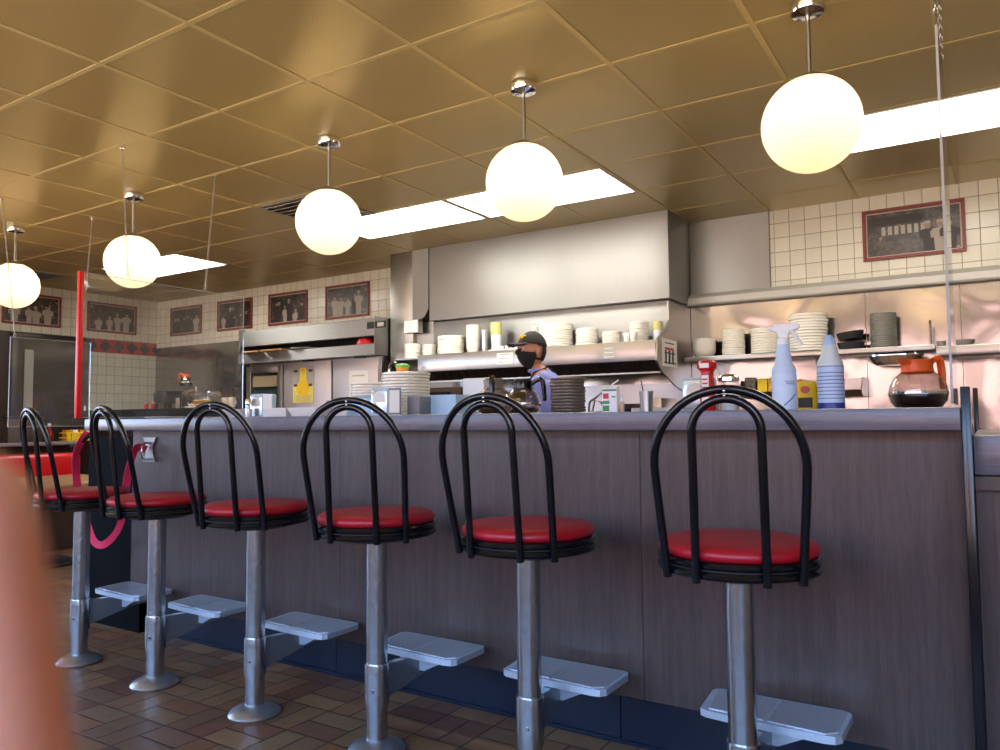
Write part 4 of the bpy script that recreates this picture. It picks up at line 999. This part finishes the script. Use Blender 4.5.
# carton, marker, metal cup
a, c = at(603, 405, 2.7), at(619.5, 405, 2.7); t = thing('juice_carton', 'small white carton with green and red print and bent straw', 'carton', ((a.x+c.x)/2, 2.7, ZT), R_(10)); w = (c.x-a.x)/2*.84
b = MB(); b.box((-w, -.025, 0), (w, .025, .092), .002, 1); b.prism([(-.025, .092), (.025, .092), (.004, .107), (-.004, .107)], 'x', -w, w); b.build('carton', 'whiteplain', t)
b = MB(); b.box((-w*.95, -.0262, .008), (-w*.05, -.0252, .03)); b.box((-w*.95, -.0262, .036), (0, -.0252, .048)); b.box((-w*.98, -.0262, .085), (w*.9, -.0252, .091)); b.box((w*.3, -.0262, .06), (w*.8, -.0252, .066)); b.build('green_print', 'green', t)
b = MB(); b.box((-w*.85, -.0262, .056), (-w*.1, -.0252, .076)); b.build('red_print', 'red', t)
MB().tube([(.0, 0, .10), (.006, 0, .112), (.03, 0, .127)], .003, 8).build('straw', 'whiteplain', t)
p = at(622, 405, 2.7); t = thing('glue_bottle', 'tiny cream bottle with pale tip right of the carton', 'bottle', (p.x, 2.7, ZT))
MB().lathe([(0, 0), (.009, 0), (.009, .035), (.006, .045), (0, .045)], seg=14).build('bottle', plain('cream_plastic', rgb(214, 178, 150), .5), t); MB().lathe([(0, .045), (.006, .045), (.004, .068), (0, .07)], seg=12).build('tip', 'whiteplain', t)
p = at(646.5, 405, 2.8); t = thing('metal_cup', 'steel cup holding a dark pen on the counter', 'cup', (p.x, 2.8, ZT))
MB().lathe([(0, 0), (.024, 0), (.025, .055), (.028, .085), (.026, .085), (.023, .004), (0, .004)], seg=24).build('cup', 'steeldark', t); MB().tube([(.0, 0, .01), (-.022, .0, .135)], .003, 8).build('pen', 'black', t)
a, c = at(626, 410, 2.85), at(660, 410, 2.85); tag(MB().box((a.x, 2.9, ZT), (c.x+.05, 3.0, ZT+.022), .003).build('paper_pad', 'paper'), 'low white paper pad behind the metal cup', 'pad')
# ketchup, jar, yellow bag
p = at(708, 405, 2.6); t = thing('ketchup_bottle', 'red bottle with white label and round head on the counter', 'bottle', (p.x, 2.6, ZT))
MB().lathe([(0, 0), (.024, 0), (.027, .006), (.027, .05), (.024, .08), (.0215, .13), (.021, .138), (.031, .148), (.034, .158), (.031, .170), (.024, .176), (0, .177)], seg=28).build('bottle', 'red', t)
b = MB(); b.box((-.016, -.0345, .150), (.016, -.0325, .166)); b.box((-.012, -.0282, .07), (.012, -.024, .125)); b.box((-.012, -.0282, .02), (.012, -.0265, .05)); b.build('white_label', 'paper', t)
b = MB()
for k in range(3): b.box((-.009, -.0288, .08+k*.014), (.009, -.0282, .086+k*.014))
b.build('label_print', 'red', t)
p = at(727.5, 405, 2.62); t = thing('glass_jar', 'wide clear jar with chrome lid right of the red bottle', 'jar', (p.x, 2.64, ZT))
MB().lathe([(0, 0), (.032, 0), (.036, .006), (.036, .095), (.032, .105), (0, .105)], seg=28).build('jar', 'clear', t)
MB().lathe([(0, .003), (.032, .003), (.033, .085), (0, .088)], seg=28).build('sugar', 'paper', t)
MB().lathe([(.030, .104), (.037, .106), (.037, .118), (.026, .127), (0, .130)], seg=28).build('lid', 'chrome', t)
a = at(807, 405, 2.75); t = thing('snack_bag', 'yellow snack bag with red print between the two bottles', 'bag', (a.x, 2.75, ZT), R_(-6))
b = MB(); b.lathe([(0, 0), (.034, .002), (.040, .02), (.040, .06), (.034, .085), (.030, .10), (0, .102)], seg=24, sy=.45)
b.build('bag', 'yellow', t)
b = MB(); b.prism([(.014*math.cos(k*PI/8), .072+.012*math.sin(k*PI/8)) for k in range(16)], 'y', -.0215, -.012); b.build('red_print', 'red', t)
MB().box((-.022, -.0206, .012), (.022, -.012, .045)).build('dark_print', 'ink', t)

# ------------------------------------------------------------------ far left back counter
BX0, BX1 = -8.45, -6.2
t = thing('back_counter', 'black edged back counter at far left below the coffee gear', 'counter', (0, 0, 0))
MB().box((XL+.1, 4.70, 1.06), (BX1, 5.15, 1.145), .004).build('countertop', 'wood_black', t)
MB().box((XL+.1, 4.75, 0), (BX1-.02, 5.12, 1.06)).build('cabinet', 'darkwood', t)
ZB = 1.1455
def atB(u, v, y=4.9): return at(u, v, y)
a, c = atB(167, 400), atB(178.5, 400); t = thing('coffee_grinder', 'dark grey grinder box on the far left back counter', 'grinder', ((a.x+c.x)/2-.03, 4.86, ZB)); w = (c.x-a.x)/2
MB().box((-w, -.1, .055), (w, .1, .17), .01).build('body', plain('charcoal_plastic', rgb(62, 66, 66), .5), t)
b = MB()
for x in (-w+.02, w-.02):
    for y in (-.08, .08): b.cyl((x, y, 0), (x, y, .056), .018, seg=12)
b.build('foot', 'blackmatte', t)
MB().box((-w*.7, -.08, .17), (w*1.6, .08, .182), .004).build('top_plate', 'black', t)
a, c = atB(180, 400), atB(220, 400); x0, x1 = a.x+.02, c.x
t = thing('coffee_brewer', 'steel coffee brewer block beneath the far orange handled pot', 'coffee machine', ((atB(180, 400, 5.02).x+atB(199, 400, 5.02).x)/2+.04, 5.04, ZB))
MB().box((-.10, -.07, .0), (.13, .07, .235), .012).build('body', 'steeldark', t); MB().box((-.08, -.073, .12), (.1, -.07, .20), .002).build('face_plate', plain('olive_face', rgb(120, 112, 90), .5), t)
p = atB(186, 385, 5.04); decanter('far small coffee pot with orange handle on top of the brewer', (p.x, 5.04), R_(190), 'orange', .05, .9, None, 'coffee', ZB+.2355)
t = thing('pastry_case', 'clear domed case of yellow pastries on the far left back counter', 'case', (atB(207, 400, 4.85).x, 4.82, ZB))
b = MB(); b.box((-.19, -.09, 0), (.19, .09, .014), .004); b.build('tray', 'whiteplain', t)
b = MB(); b.box((-.185, -.085, .0145), (.185, .085, .165), .045, 4); b.build('cover', 'clear', t)
for k in range(7):
    b = MB(); b.torus((0, 0, 0), .026, .016, 20, 10); b.build('pastry', 'pastry', t, loc=((-.12+.08*k, -.03, .031) if k < 4 else (-.08+.08*(k-4), -.03, .064)))
a = atB(183, 396, 4.78); tag(MB().box((a.x-.03, 4.70+.02, ZB), (a.x+.03, 4.725, ZB+.10), .001, 1).build('price_card', 'greypaper'), 'small grey card leaning before the pastry case', 'card')
for k, (u, lab) in enumerate(((223, 'left white mug on the far back counter beside the pastry case'), (229, 'right white mug on the far back counter beside the pastry case'))):
    p = atB(u, 400, 4.95); t = thing('coffee_mug', lab, 'mug', (p.x+.03*k, 4.98-.02*k, ZB), 0, 'mugs beside the pastry case')
    MB().lathe([(0, 0), (.033, 0), (.037, .006), (.037, .10), (.034, .10), (.032, .008), (0, .008)], seg=24).build('mug', 'white', t); MB().torus((.042, 0, .05), .024, .005, 16, 8, rot=Matrix.Rotation(R_(90), 3, 'X')).build('handle', 'white', t)
for k, (u, v, s, mt) in enumerate(((157, 402, 1, 'red'), (160.5, 399, .8, 'pink'), (163.5, 403, .9, 'red'))):
    p = atB(u, v, 4.85); t = thing('jam_jar', ('small red jar at left end of the back counter, left of three', 'small pink jar between two red ones on the back counter', 'small red jar beside the grinder on the back counter')[k], 'jar', (p.x, 4.73+.04*(k % 2), ZB))
    MB().lathe([(0, 0), (.018, 0), (.02, .005), (.02, .05), (.015, .056), (0, .056)], seg=16).build('jar', mt, t); MB().lathe([(0, .056), (.019, .056), (.019, .07), (0, .07)], seg=16).build('lid', 'greypaper', t)

# ------------------------------------------------------------------ booth at far left
t = thing('booth_bench', 'red vinyl booth bench behind the leftmost stool', 'booth', (0, 0, 0))
BXX = -5.95
MB().box((-7.3, 2.2, 0), (-6.25, 3.98, .42), .01).build('base', 'darkwood', t)
b = MB(); b.box((-7.25, 2.2, .42), (-6.2, 3.98, .50), .03, 4); b.build('seat_cushion', 'oak' if False else 'boothred', t)
b = MB(); b.box((-7.45, 2.2, .50), (-7.2, 3.98, .73), .05, 4); b.build('back_cushion', 'boothred', t)
MB().box((-7.55, 2.15, 0), (-7.455, 4.0, .80), .01).build('back_panel', 'darkwood', t)
MB().box((-7.55, 2.12, .80), (-7.30, 4.02, .83), .008).build('cap_rail', 'grey', t)
t = thing('booth_table', 'light wood booth table with dark edge beneath the leftmost stool seat', 'table', (0, 0, 0))
MB().box((-6.15, 2.35, .565), (-5.2, 3.35, .60), .006).build('tabletop', 'oak', t)
MB().box((-6.16, 2.34, .545), (-5.19, 3.36, .565), .002).build('dark_edge', 'darkwood', t)
MB().cyl((-5.7, 2.85, 0), (-5.7, 2.85, .545), .04).build('pedestal', 'blackmatte', t)
MB().box((-5.9, 2.6, 0), (-5.5, 3.1, .03), .01).build('foot', 'blackmatte', t)
t = thing('wood_partition', 'dark brown wood partition rising behind the leftmost stool back', 'partition', (0, 0, 0))
a, c = atx(5, 420, -7.7), atx(40, 420, -7.7); MB().box((-7.72, a.y, 0), (-7.64, c.y, 1.05), .006).build('panel', 'darkwood', t); MB().box((-7.73, a.y-.01, 1.05), (-7.63, c.y+.01, 1.07), .004).build('cap', 'bronze', t)
t = thing('syrup_basket', 'yellow wire basket of packets on far booth rail', 'basket', (0, 0, 0))
a, c = atx(62, 445, -7.45), atx(90, 445, -7.45); z0 = .831
b = MB(); b.box((-7.50, a.y, z0), (-7.37, c.y, z0+.006))
for k in range(6): b.box((-7.376, a.y+(c.y-a.y)*k/6+.004, z0), (-7.37, a.y+(c.y-a.y)*(k+.8)/6, z0+.075))
for z in (z0+.035, z0+.08): b.tube([(-7.373, a.y, z), (-7.373, c.y, z), (-7.497, c.y, z), (-7.497, a.y, z)], .006, 8, True)
b.build('basket', 'yellow', t)
for k in range(4): MB().box((-7.47, a.y+.01+(c.y-a.y)*k/4, z0+.007), (-7.40, a.y+(c.y-a.y)*(k+.8)/4, z0+.11)).build('packet', ['amber', 'paper', 'amber', 'paper'][k], t)
a = atx(49, 443, -7.42); t = thing('ketchup_bottle', 'dark red sauce bottle on far booth rail left of the yellow basket', 'bottle', (-7.42, a.y, z0))
MB().lathe([(0, 0), (.035, 0), (.037, .02), (.034, .09), (.015, .125), (.012, .15), (0, .15)], seg=20).build('bottle', plain('dark_sauce', rgb(110, 22, 18), .15), t); MB().lathe([(0, .15), (.014, .15), (.014, .172), (0, .174)], seg=16).build('cap', 'whiteplain', t)
a, c = atx(40, 500, -5.0), atx(95, 500, -5.0)

# ------------------------------------------------------------------ pink strap over the second stool
t = thing('bag_strap', 'pink webbing strap with black end looped behind the second stool', 'strap', (0, 0, 0))
P = [(at(88, 432, 2.02)), (at(80, 444, 2.0)), (at(75.5, 458, 1.99)), (at(76.5, 478, 1.99)), (at(79, 500, 2.0)), (at(88, 526, 2.02)), (at(94, 541, 2.03)), (at(102, 545, 2.04)), (at(112, 538, 2.04)), (at(120, 525, 2.04)), (at(124, 505, 2.04)), (at(127, 480, 2.05)), (at(132, 458, 2.06)), (at(138, 447, 2.10)), (at(146, 450, 2.13))]
def smooth_path(Q, n=6):
    out = []
    for k in range(len(Q)-1):
        a, b_, c, d = Q[max(k-1, 0)], Q[k], Q[k+1], Q[min(k+2, len(Q)-1)]
        for q in range(n):
            t_ = q/n; out.append(.5*((2*b_)+(c-a)*t_+(2*a-5*b_+4*c-d)*t_*t_+(3*b_-a-3*c+d)*t_**3))
    return out+[Q[-1]]
P = smooth_path(P); Wd = []
for k, p in enumerate(P):
    tg = (P[min(k+1, len(P)-1)]-P[max(k-1, 0)]).normalized(); vw = (p-CAM).normalized()
    w = tg.cross(vw).normalized(); Wd.append(w*math.cos(.6*math.sin(k*.15))+vw*math.sin(.6*math.sin(k*.15)))
MB().ribbon(list(zip(P, Wd)), .034, .003).build('webbing', 'pink', t, smooth=70)
MB().tube([at(71, 447, 1.99), at(78, 445, 2.0), at(86, 438, 2.02), at(92, 433, 2.03)], [.008, .011, .011, .009], 8).build('black_end', 'black', t)

# ------------------------------------------------------------------ people
def skin_obj(name, nodes, edges, mat, parent=None, sub=2, root=0):
    me = bpy.data.meshes.new(name); me.from_pydata([n[0] for n in nodes], edges, []); me.materials.append(M[mat])
    o = bpy.data.objects.new(name, me); COL.objects.link(o)
    if parent: o.parent = parent
    o.modifiers.new('skin', 'SKIN')
    if not me.skin_vertices: me.attributes
    for v, n in zip(me.skin_vertices[0].data, nodes):
        r = n[1]; v.radius = r if isinstance(r, tuple) else (r, r)
    me.skin_vertices[0].data[root].use_root = True
    sb = o.modifiers.new('sub', 'SUBSURF'); sb.levels = sb.render_levels = sub
    o.modifiers['skin'].use_smooth_shade = True
    return o
def hand_nodes(nodes, edges, wrist_i, wp, d, side, n, s=1.0, curl=.35):
    """adds a palm and five finger chains: d = pointing direction, side = thumb side, n = palm normal"""
    d, side, n = Vector(d).normalized(), Vector(side).normalized(), Vector(n).normalized(); wp = Vector(wp)
    def add(p, r, prev): nodes.append((tuple(p), r*s)); edges.append((prev, len(nodes)-1)); return len(nodes)-1
    palm = add(wp+d*.04*s, .018, wrist_i)
    for k, (off, L) in enumerate(((.030, .070), (.010, .078), (-.010, .072), (-.029, .056))):
        base = add(wp+(d*.088+side*off)*s, .0098, palm)
        a = 0; q = wp+(d*.088+side*off)*s; prev = base
        for f, rr in ((.45, .0088), (.32, .0082), (.23, .007)):
            a += curl*(.8+.15*k); q = q+(d*math.cos(a)+n*math.sin(a))*L*f*s; prev = add(q, rr, prev)
    tb = add(wp+(d*.035+side*.030)*s, .012, palm)
    q = wp+(d*.035+side*.030)*s
    for L, a, rr in ((.032, .75, .0105), (.026, .45, .009)):
        q = q+(d*math.cos(a)*1+side*math.sin(a)+n*.25).normalized()*L*s; tb = add(q, rr, tb)

# cook: faces left in the picture (towards -x and a little to the camera)
HX = at(532, 350, 4.3); hx, hy = HX.x, 4.3
cook = thing('person', 'cook in black cap, black mask and lavender shirt behind the counter', 'person', (hx, hy, 0))
F = Vector((-.88, -.36, 0)).normalized(); Lf = Vector((-F.y, F.x, 0))*-1      # F facing, Lf = cook's left (nearer the camera side)
if Lf.y > 0: Lf = -Lf
U = Vector((0, 0, 1))
def B3(f, l, z): return F*f + Lf*l + U*z
nodes, edges = [], []
def nd(f, l, z, r, prev=None):
    nodes.append((tuple(B3(f, l, z)), r))
    if prev is not None: edges.append((prev, len(nodes)-1))
    return len(nodes)-1
pel = nd(-.10, 0, .83, (.125, .15)); wa = nd(-.11, 0, .95, (.115, .14), pel); ch = nd(-.10, 0, 1.12, (.12, .155), wa); up_ = nd(-.09, 0, 1.235, (.09, .11), ch); nk = nd(-.045, 0, 1.315, .052, up_); nk2 = nd(-.015, 0, 1.36, .048, nk)
for s in (1, -1):
    sh = nd(-.10, .155*s, 1.235, .062, up_); el = nd(-.12, .205*s, .99, .046, sh); wr = nd(.06, .19*s, .86, .03, el)
    hp = nd(-.10, .085*s, .76, .085, pel); kn = nd(-.07, .09*s, .45, .058, hp); an = nd(-.10, .09*s, .09, .042, kn); nd(.05, .10*s, .045, .034, an)
    hand_nodes(nodes, edges, wr, B3(.06, .19*s, .86), B3(.9, 0, -.35), B3(.3, -.8*s, .4), B3(0, -.3*s, -1), .95)
body = skin_obj('body', nodes, edges, 'skin', cook)
# clothing follows the same skeleton, slightly fuller
nodes, edges = [], []
w0 = nd(-.10, 0, .80, (.135, .165)); wa = nd(-.11, 0, .95, (.128, .152), w0); ch = nd(-.10, 0, 1.12, (.130, .165), wa); up_ = nd(-.085, 0, 1.235, (.10, .12), ch); nd(-.055, 0, 1.29, .066, up_)
for s in (1, -1):
    sh = nd(-.10, .16*s, 1.235, .072, up_); m = nd(-.11, .19*s, 1.11, .064, sh); nd(-.12, .205*s, 1.0, .058, m)
skin_obj('shirt', nodes, edges, 'shirt', cook)
nodes, edges = [], []
w0 = nd(-.10, 0, .81, (.14, .17))
for s in (1, -1):
    hp = nd(-.10, .085*s, .74, .098, w0); kn = nd(-.07, .09*s, .45, .07, hp); nd(-.10, .09*s, .10, .055, kn)
skin_obj('trousers', nodes, edges, 'trouser', cook)
b = MB()
for s in (1, -1):
    c = B3(-.02, .095*s, .04); b.sph(c, .05, (1, 1, .75), 14, 10); b.sph(c+F*.09+U*-.008, .045, (1, 1, .7), 14, 10)
b.build('shoe', 'black', cook)
# apron straps and bib
b = MB()
for s in (1, -1):
    b.ribbon([(B3(.045, .085*s, 1.05), Lf), (B3(.035, .085*s, 1.19), Lf), (B3(-.02, .07*s, 1.30), Lf), (B3(-.11, .06*s, 1.335), Lf), (B3(-.19, .05*s, 1.25), Lf), (B3(-.245, .04*s, 1.10), Lf)], .022, .006)
b.build('apron_strap', 'blackcloth', cook, smooth=60)
b = MB(); b.ribbon([(B3(.075, 0, .70), Lf), (B3(.065, 0, .90), Lf), (B3(.060, 0, 1.08), Lf)], .24, .006); b.build('apron', 'blackcloth', cook, smooth=60)
b = MB(); b.torus(B3(-.045, 0, 1.315), .062, .012, 28, 8, sx=1.0, sy=1.05); b.build('collar', 'shirt', cook)
# head: a shaped ellipsoid with brow, nose, jaw, ears; tilts slightly down
def head():
    b = bmesh.new(); bmesh.ops.create_uvsphere(b, u_segments=32, v_segments=24, radius=1)
    for v in b.verts:
        x, y, z = v.co                      # x forward, y left, z up
        j = max(0, -z)
        sx_ = .098*(1-.12*j); sy_ = .076*(1-.30*j*j); sz_ = .118
        X, Y_, Z_ = x*sx_, y*sy_, z*sz_
        if x > 0 and z < 0: X += .012*math.exp(-((z+.75)/.3)**2)*x
        if x > .2: X += .004*math.exp(-((z-.25)/.12)**2)                               # brow
        if x > .6: X += .024*math.exp(-((z+.22)/.16)**2)*math.exp(-(y/.16)**2)            # nose
        if x > .5: X -= .006*math.exp(-((z-.03)/.12)**2)*math.exp(-((abs(y)-.4)/.16)**2)   # eye sockets
        if x > .6: X += .006*math.exp(-((z+.52)/.08)**2)*math.exp(-(y/.3)**2)             # lips
        v.co = (X, Y_, Z_)
    me = MB(); me.b.free(); me.b = b
    for s in (1, -1):
        me.sph((-.008, .078*s, -.012), .03, (.55, .28, 1), 12, 10)
    return me
HZ = 1.445
FH = Vector((-.56, -.83, 0)).normalized(); LH = Vector((-FH.y, FH.x, 0))
hm = Matrix.Translation(B3(0, 0, HZ)) @ Matrix(((FH.x, LH.x, 0), (FH.y, LH.y, 0), (0, 0, 1))).to_4x4() @ Matrix.Rotation(R_(-6), 4, 'Y') @ Matrix.Scale(.95, 4)
def onhead(mb, name, mat, smooth=70, sub=0):
    o = mb.build(name, mat, cook, smooth=smooth, subsurf=sub); o.matrix_local = hm; return o
onhead(head(), 'head', 'skin')
b = MB()
for s in (1, -1): b.sph((.082, .031*s, .004), .0115, (.8, 1, .6), 12, 8)
onhead(b, 'eye', 'whiteplain')
b = MB()
for s in (1, -1): b.sph((.0905, .031*s, .004), .0045, (.6, 1, 1), 10, 8); b.tube([(.092, .016*s, .026), (.094, .03*s, .030), (.086, .046*s, .024)], .0035, 6)
onhead(b, 'iris', 'hair')
def shell(pred, k, push=None):
    """a skin over the head's own shape, for hair, mask and cap"""
    m = head(); dele = [v for v in m.b.verts if not pred(v.co)]
    bmesh.ops.delete(m.b, geom=dele, context='VERTS')
    for v in m.b.verts:
        v.co = v.co+v.co.normalized()*k
        if push: push(v)
    return m
onhead(shell(lambda c: c.x < .012 and c.z > -.065 and not (abs(c.y) > .07 and abs(c.z+.012) < .04 and c.x > -.03), .006), 'hair', 'hair')
def mpush(v):
    if v.co.x > .05: v.co.x += .006
m = shell(lambda c: c.x > -.005 and -.122 < c.z < -.014+.03*math.exp(-(c.y/.035)**2)*(c.x > .05) and abs(c.y) < .0785, .006, mpush); o = onhead(m, 'face_mask', 'blackcloth')
md = o.modifiers.new('sol', 'SOLIDIFY'); md.thickness = .003
b = MB()
for s in (1, -1): b.tube([(.03, .074*s, -.022), (-.005, .082*s, .005), (-.028, .082*s, -.012), (-.008, .08*s, -.045), (.03, .068*s, -.075)], .002, 6)
onhead(b, 'mask_loop', 'blackcloth')
def cpush(v): v.co.z = v.co.z*1.02+.006
m = shell(lambda c: c.z > .026 and abs(c.y) < .0785, .012, cpush); o = onhead(m, 'cap', plain('charcoal_cap_cloth', rgb(44, 42, 40), .85, scale=200)); md = o.modifiers.new('sol', 'SOLIDIFY'); md.thickness = .004
b = MB(); top, bot = [], []
n = 14
for k in range(n+1):
    a = R_(-72+144*k/n); inner = Vector((.072+.036*math.cos(a)-.018, .078*math.sin(a), .038)); outer = Vector((.085+.098*math.cos(a), .074*math.sin(a), .030-.010*math.cos(a)+.012*(abs(math.sin(a))*-1)))
    top.append((inner, outer))
for (i0_, o0), (i1_, o1) in zip(top, top[1:]):
    dz = Vector((0, 0, .008))
    b.quad(i0_+dz, o0+dz, o1+dz, i1_+dz); b.quad(i0_-dz*.2, i1_-dz*.2, o1-dz*.2, o0-dz*.2); b.quad(o0+dz, o0-dz*.2, o1-dz*.2, o1+dz)
bmesh.ops.remove_doubles(b.b, verts=b.b.verts, dist=1e-5)
onhead(b, 'cap_brim', plain('charcoal_brim_cloth', rgb(50, 46, 44), .85, scale=200))
b = MB()
for row, n_, zz in ((0, 5, .094), (1, 4, .079)):
    for k in range(n_):
        y = (k-(n_-1)/2)*.016; r = .112-.0*row; th = y/.09
        x = .098*math.sqrt(max(.05, 1-(zz/.135)**2-(y/.095)**2))+.017
        b.box((x-.006, y-.0062, zz-.0055), (x+.004, y+.0062, zz+.0055), .001, 1)
onhead(b, 'cap_lettering', 'yellow')

# finger over the lens edge (photographer's own hand, close to the camera)
hand = thing('hand', 'blurred fingertip of a hand close to lens, lower left', 'hand', CAM)
nodes, edges = [], []
def cn(x, y, z, r, prev=None):
    p = _r*x + _u*y + _f*z; nodes.append((tuple(p), r))
    if prev is not None: edges.append((prev, len(nodes)-1))
    return len(nodes)-1
D = .068
pm = cn(-.050, -.135, .050, (.014, .028)); wr = cn(-.055, -.20, .035, (.017, .024), pm); cn(-.06, -.27, .015, (.022, .027), wr)
for off, L, z in ((.0, 1, D), (-.021, .55, D-.01), (-.041, .5, D-.012), (-.058, .42, D-.012)):
    p = cn(-.036+off*.9, -.098, .055, .0102, pm)
    if off == 0:
        p = cn(-.0436, -.062, D-.003, .0094, p); p = cn(-.0480, -.030, D, .0092, p); p = cn(-.0512, -.0055, D, .0082, p)
    else:
        p = cn(-.036+off, -.075, z-.0, .0092, p); p = cn(-.036+off, -.075-.02*L, z-.022, .0085, p); p = cn(-.036+off, -.095, z-.028, .0075, p)
tb = cn(-.025, -.155, .052, .013, pm); tb = cn(-.008, -.125, .050, .0115, tb); cn(.004, -.10, .05, .0095, tb)
skin_obj('hand_skin', nodes, edges, 'fingerskin', hand, 2)
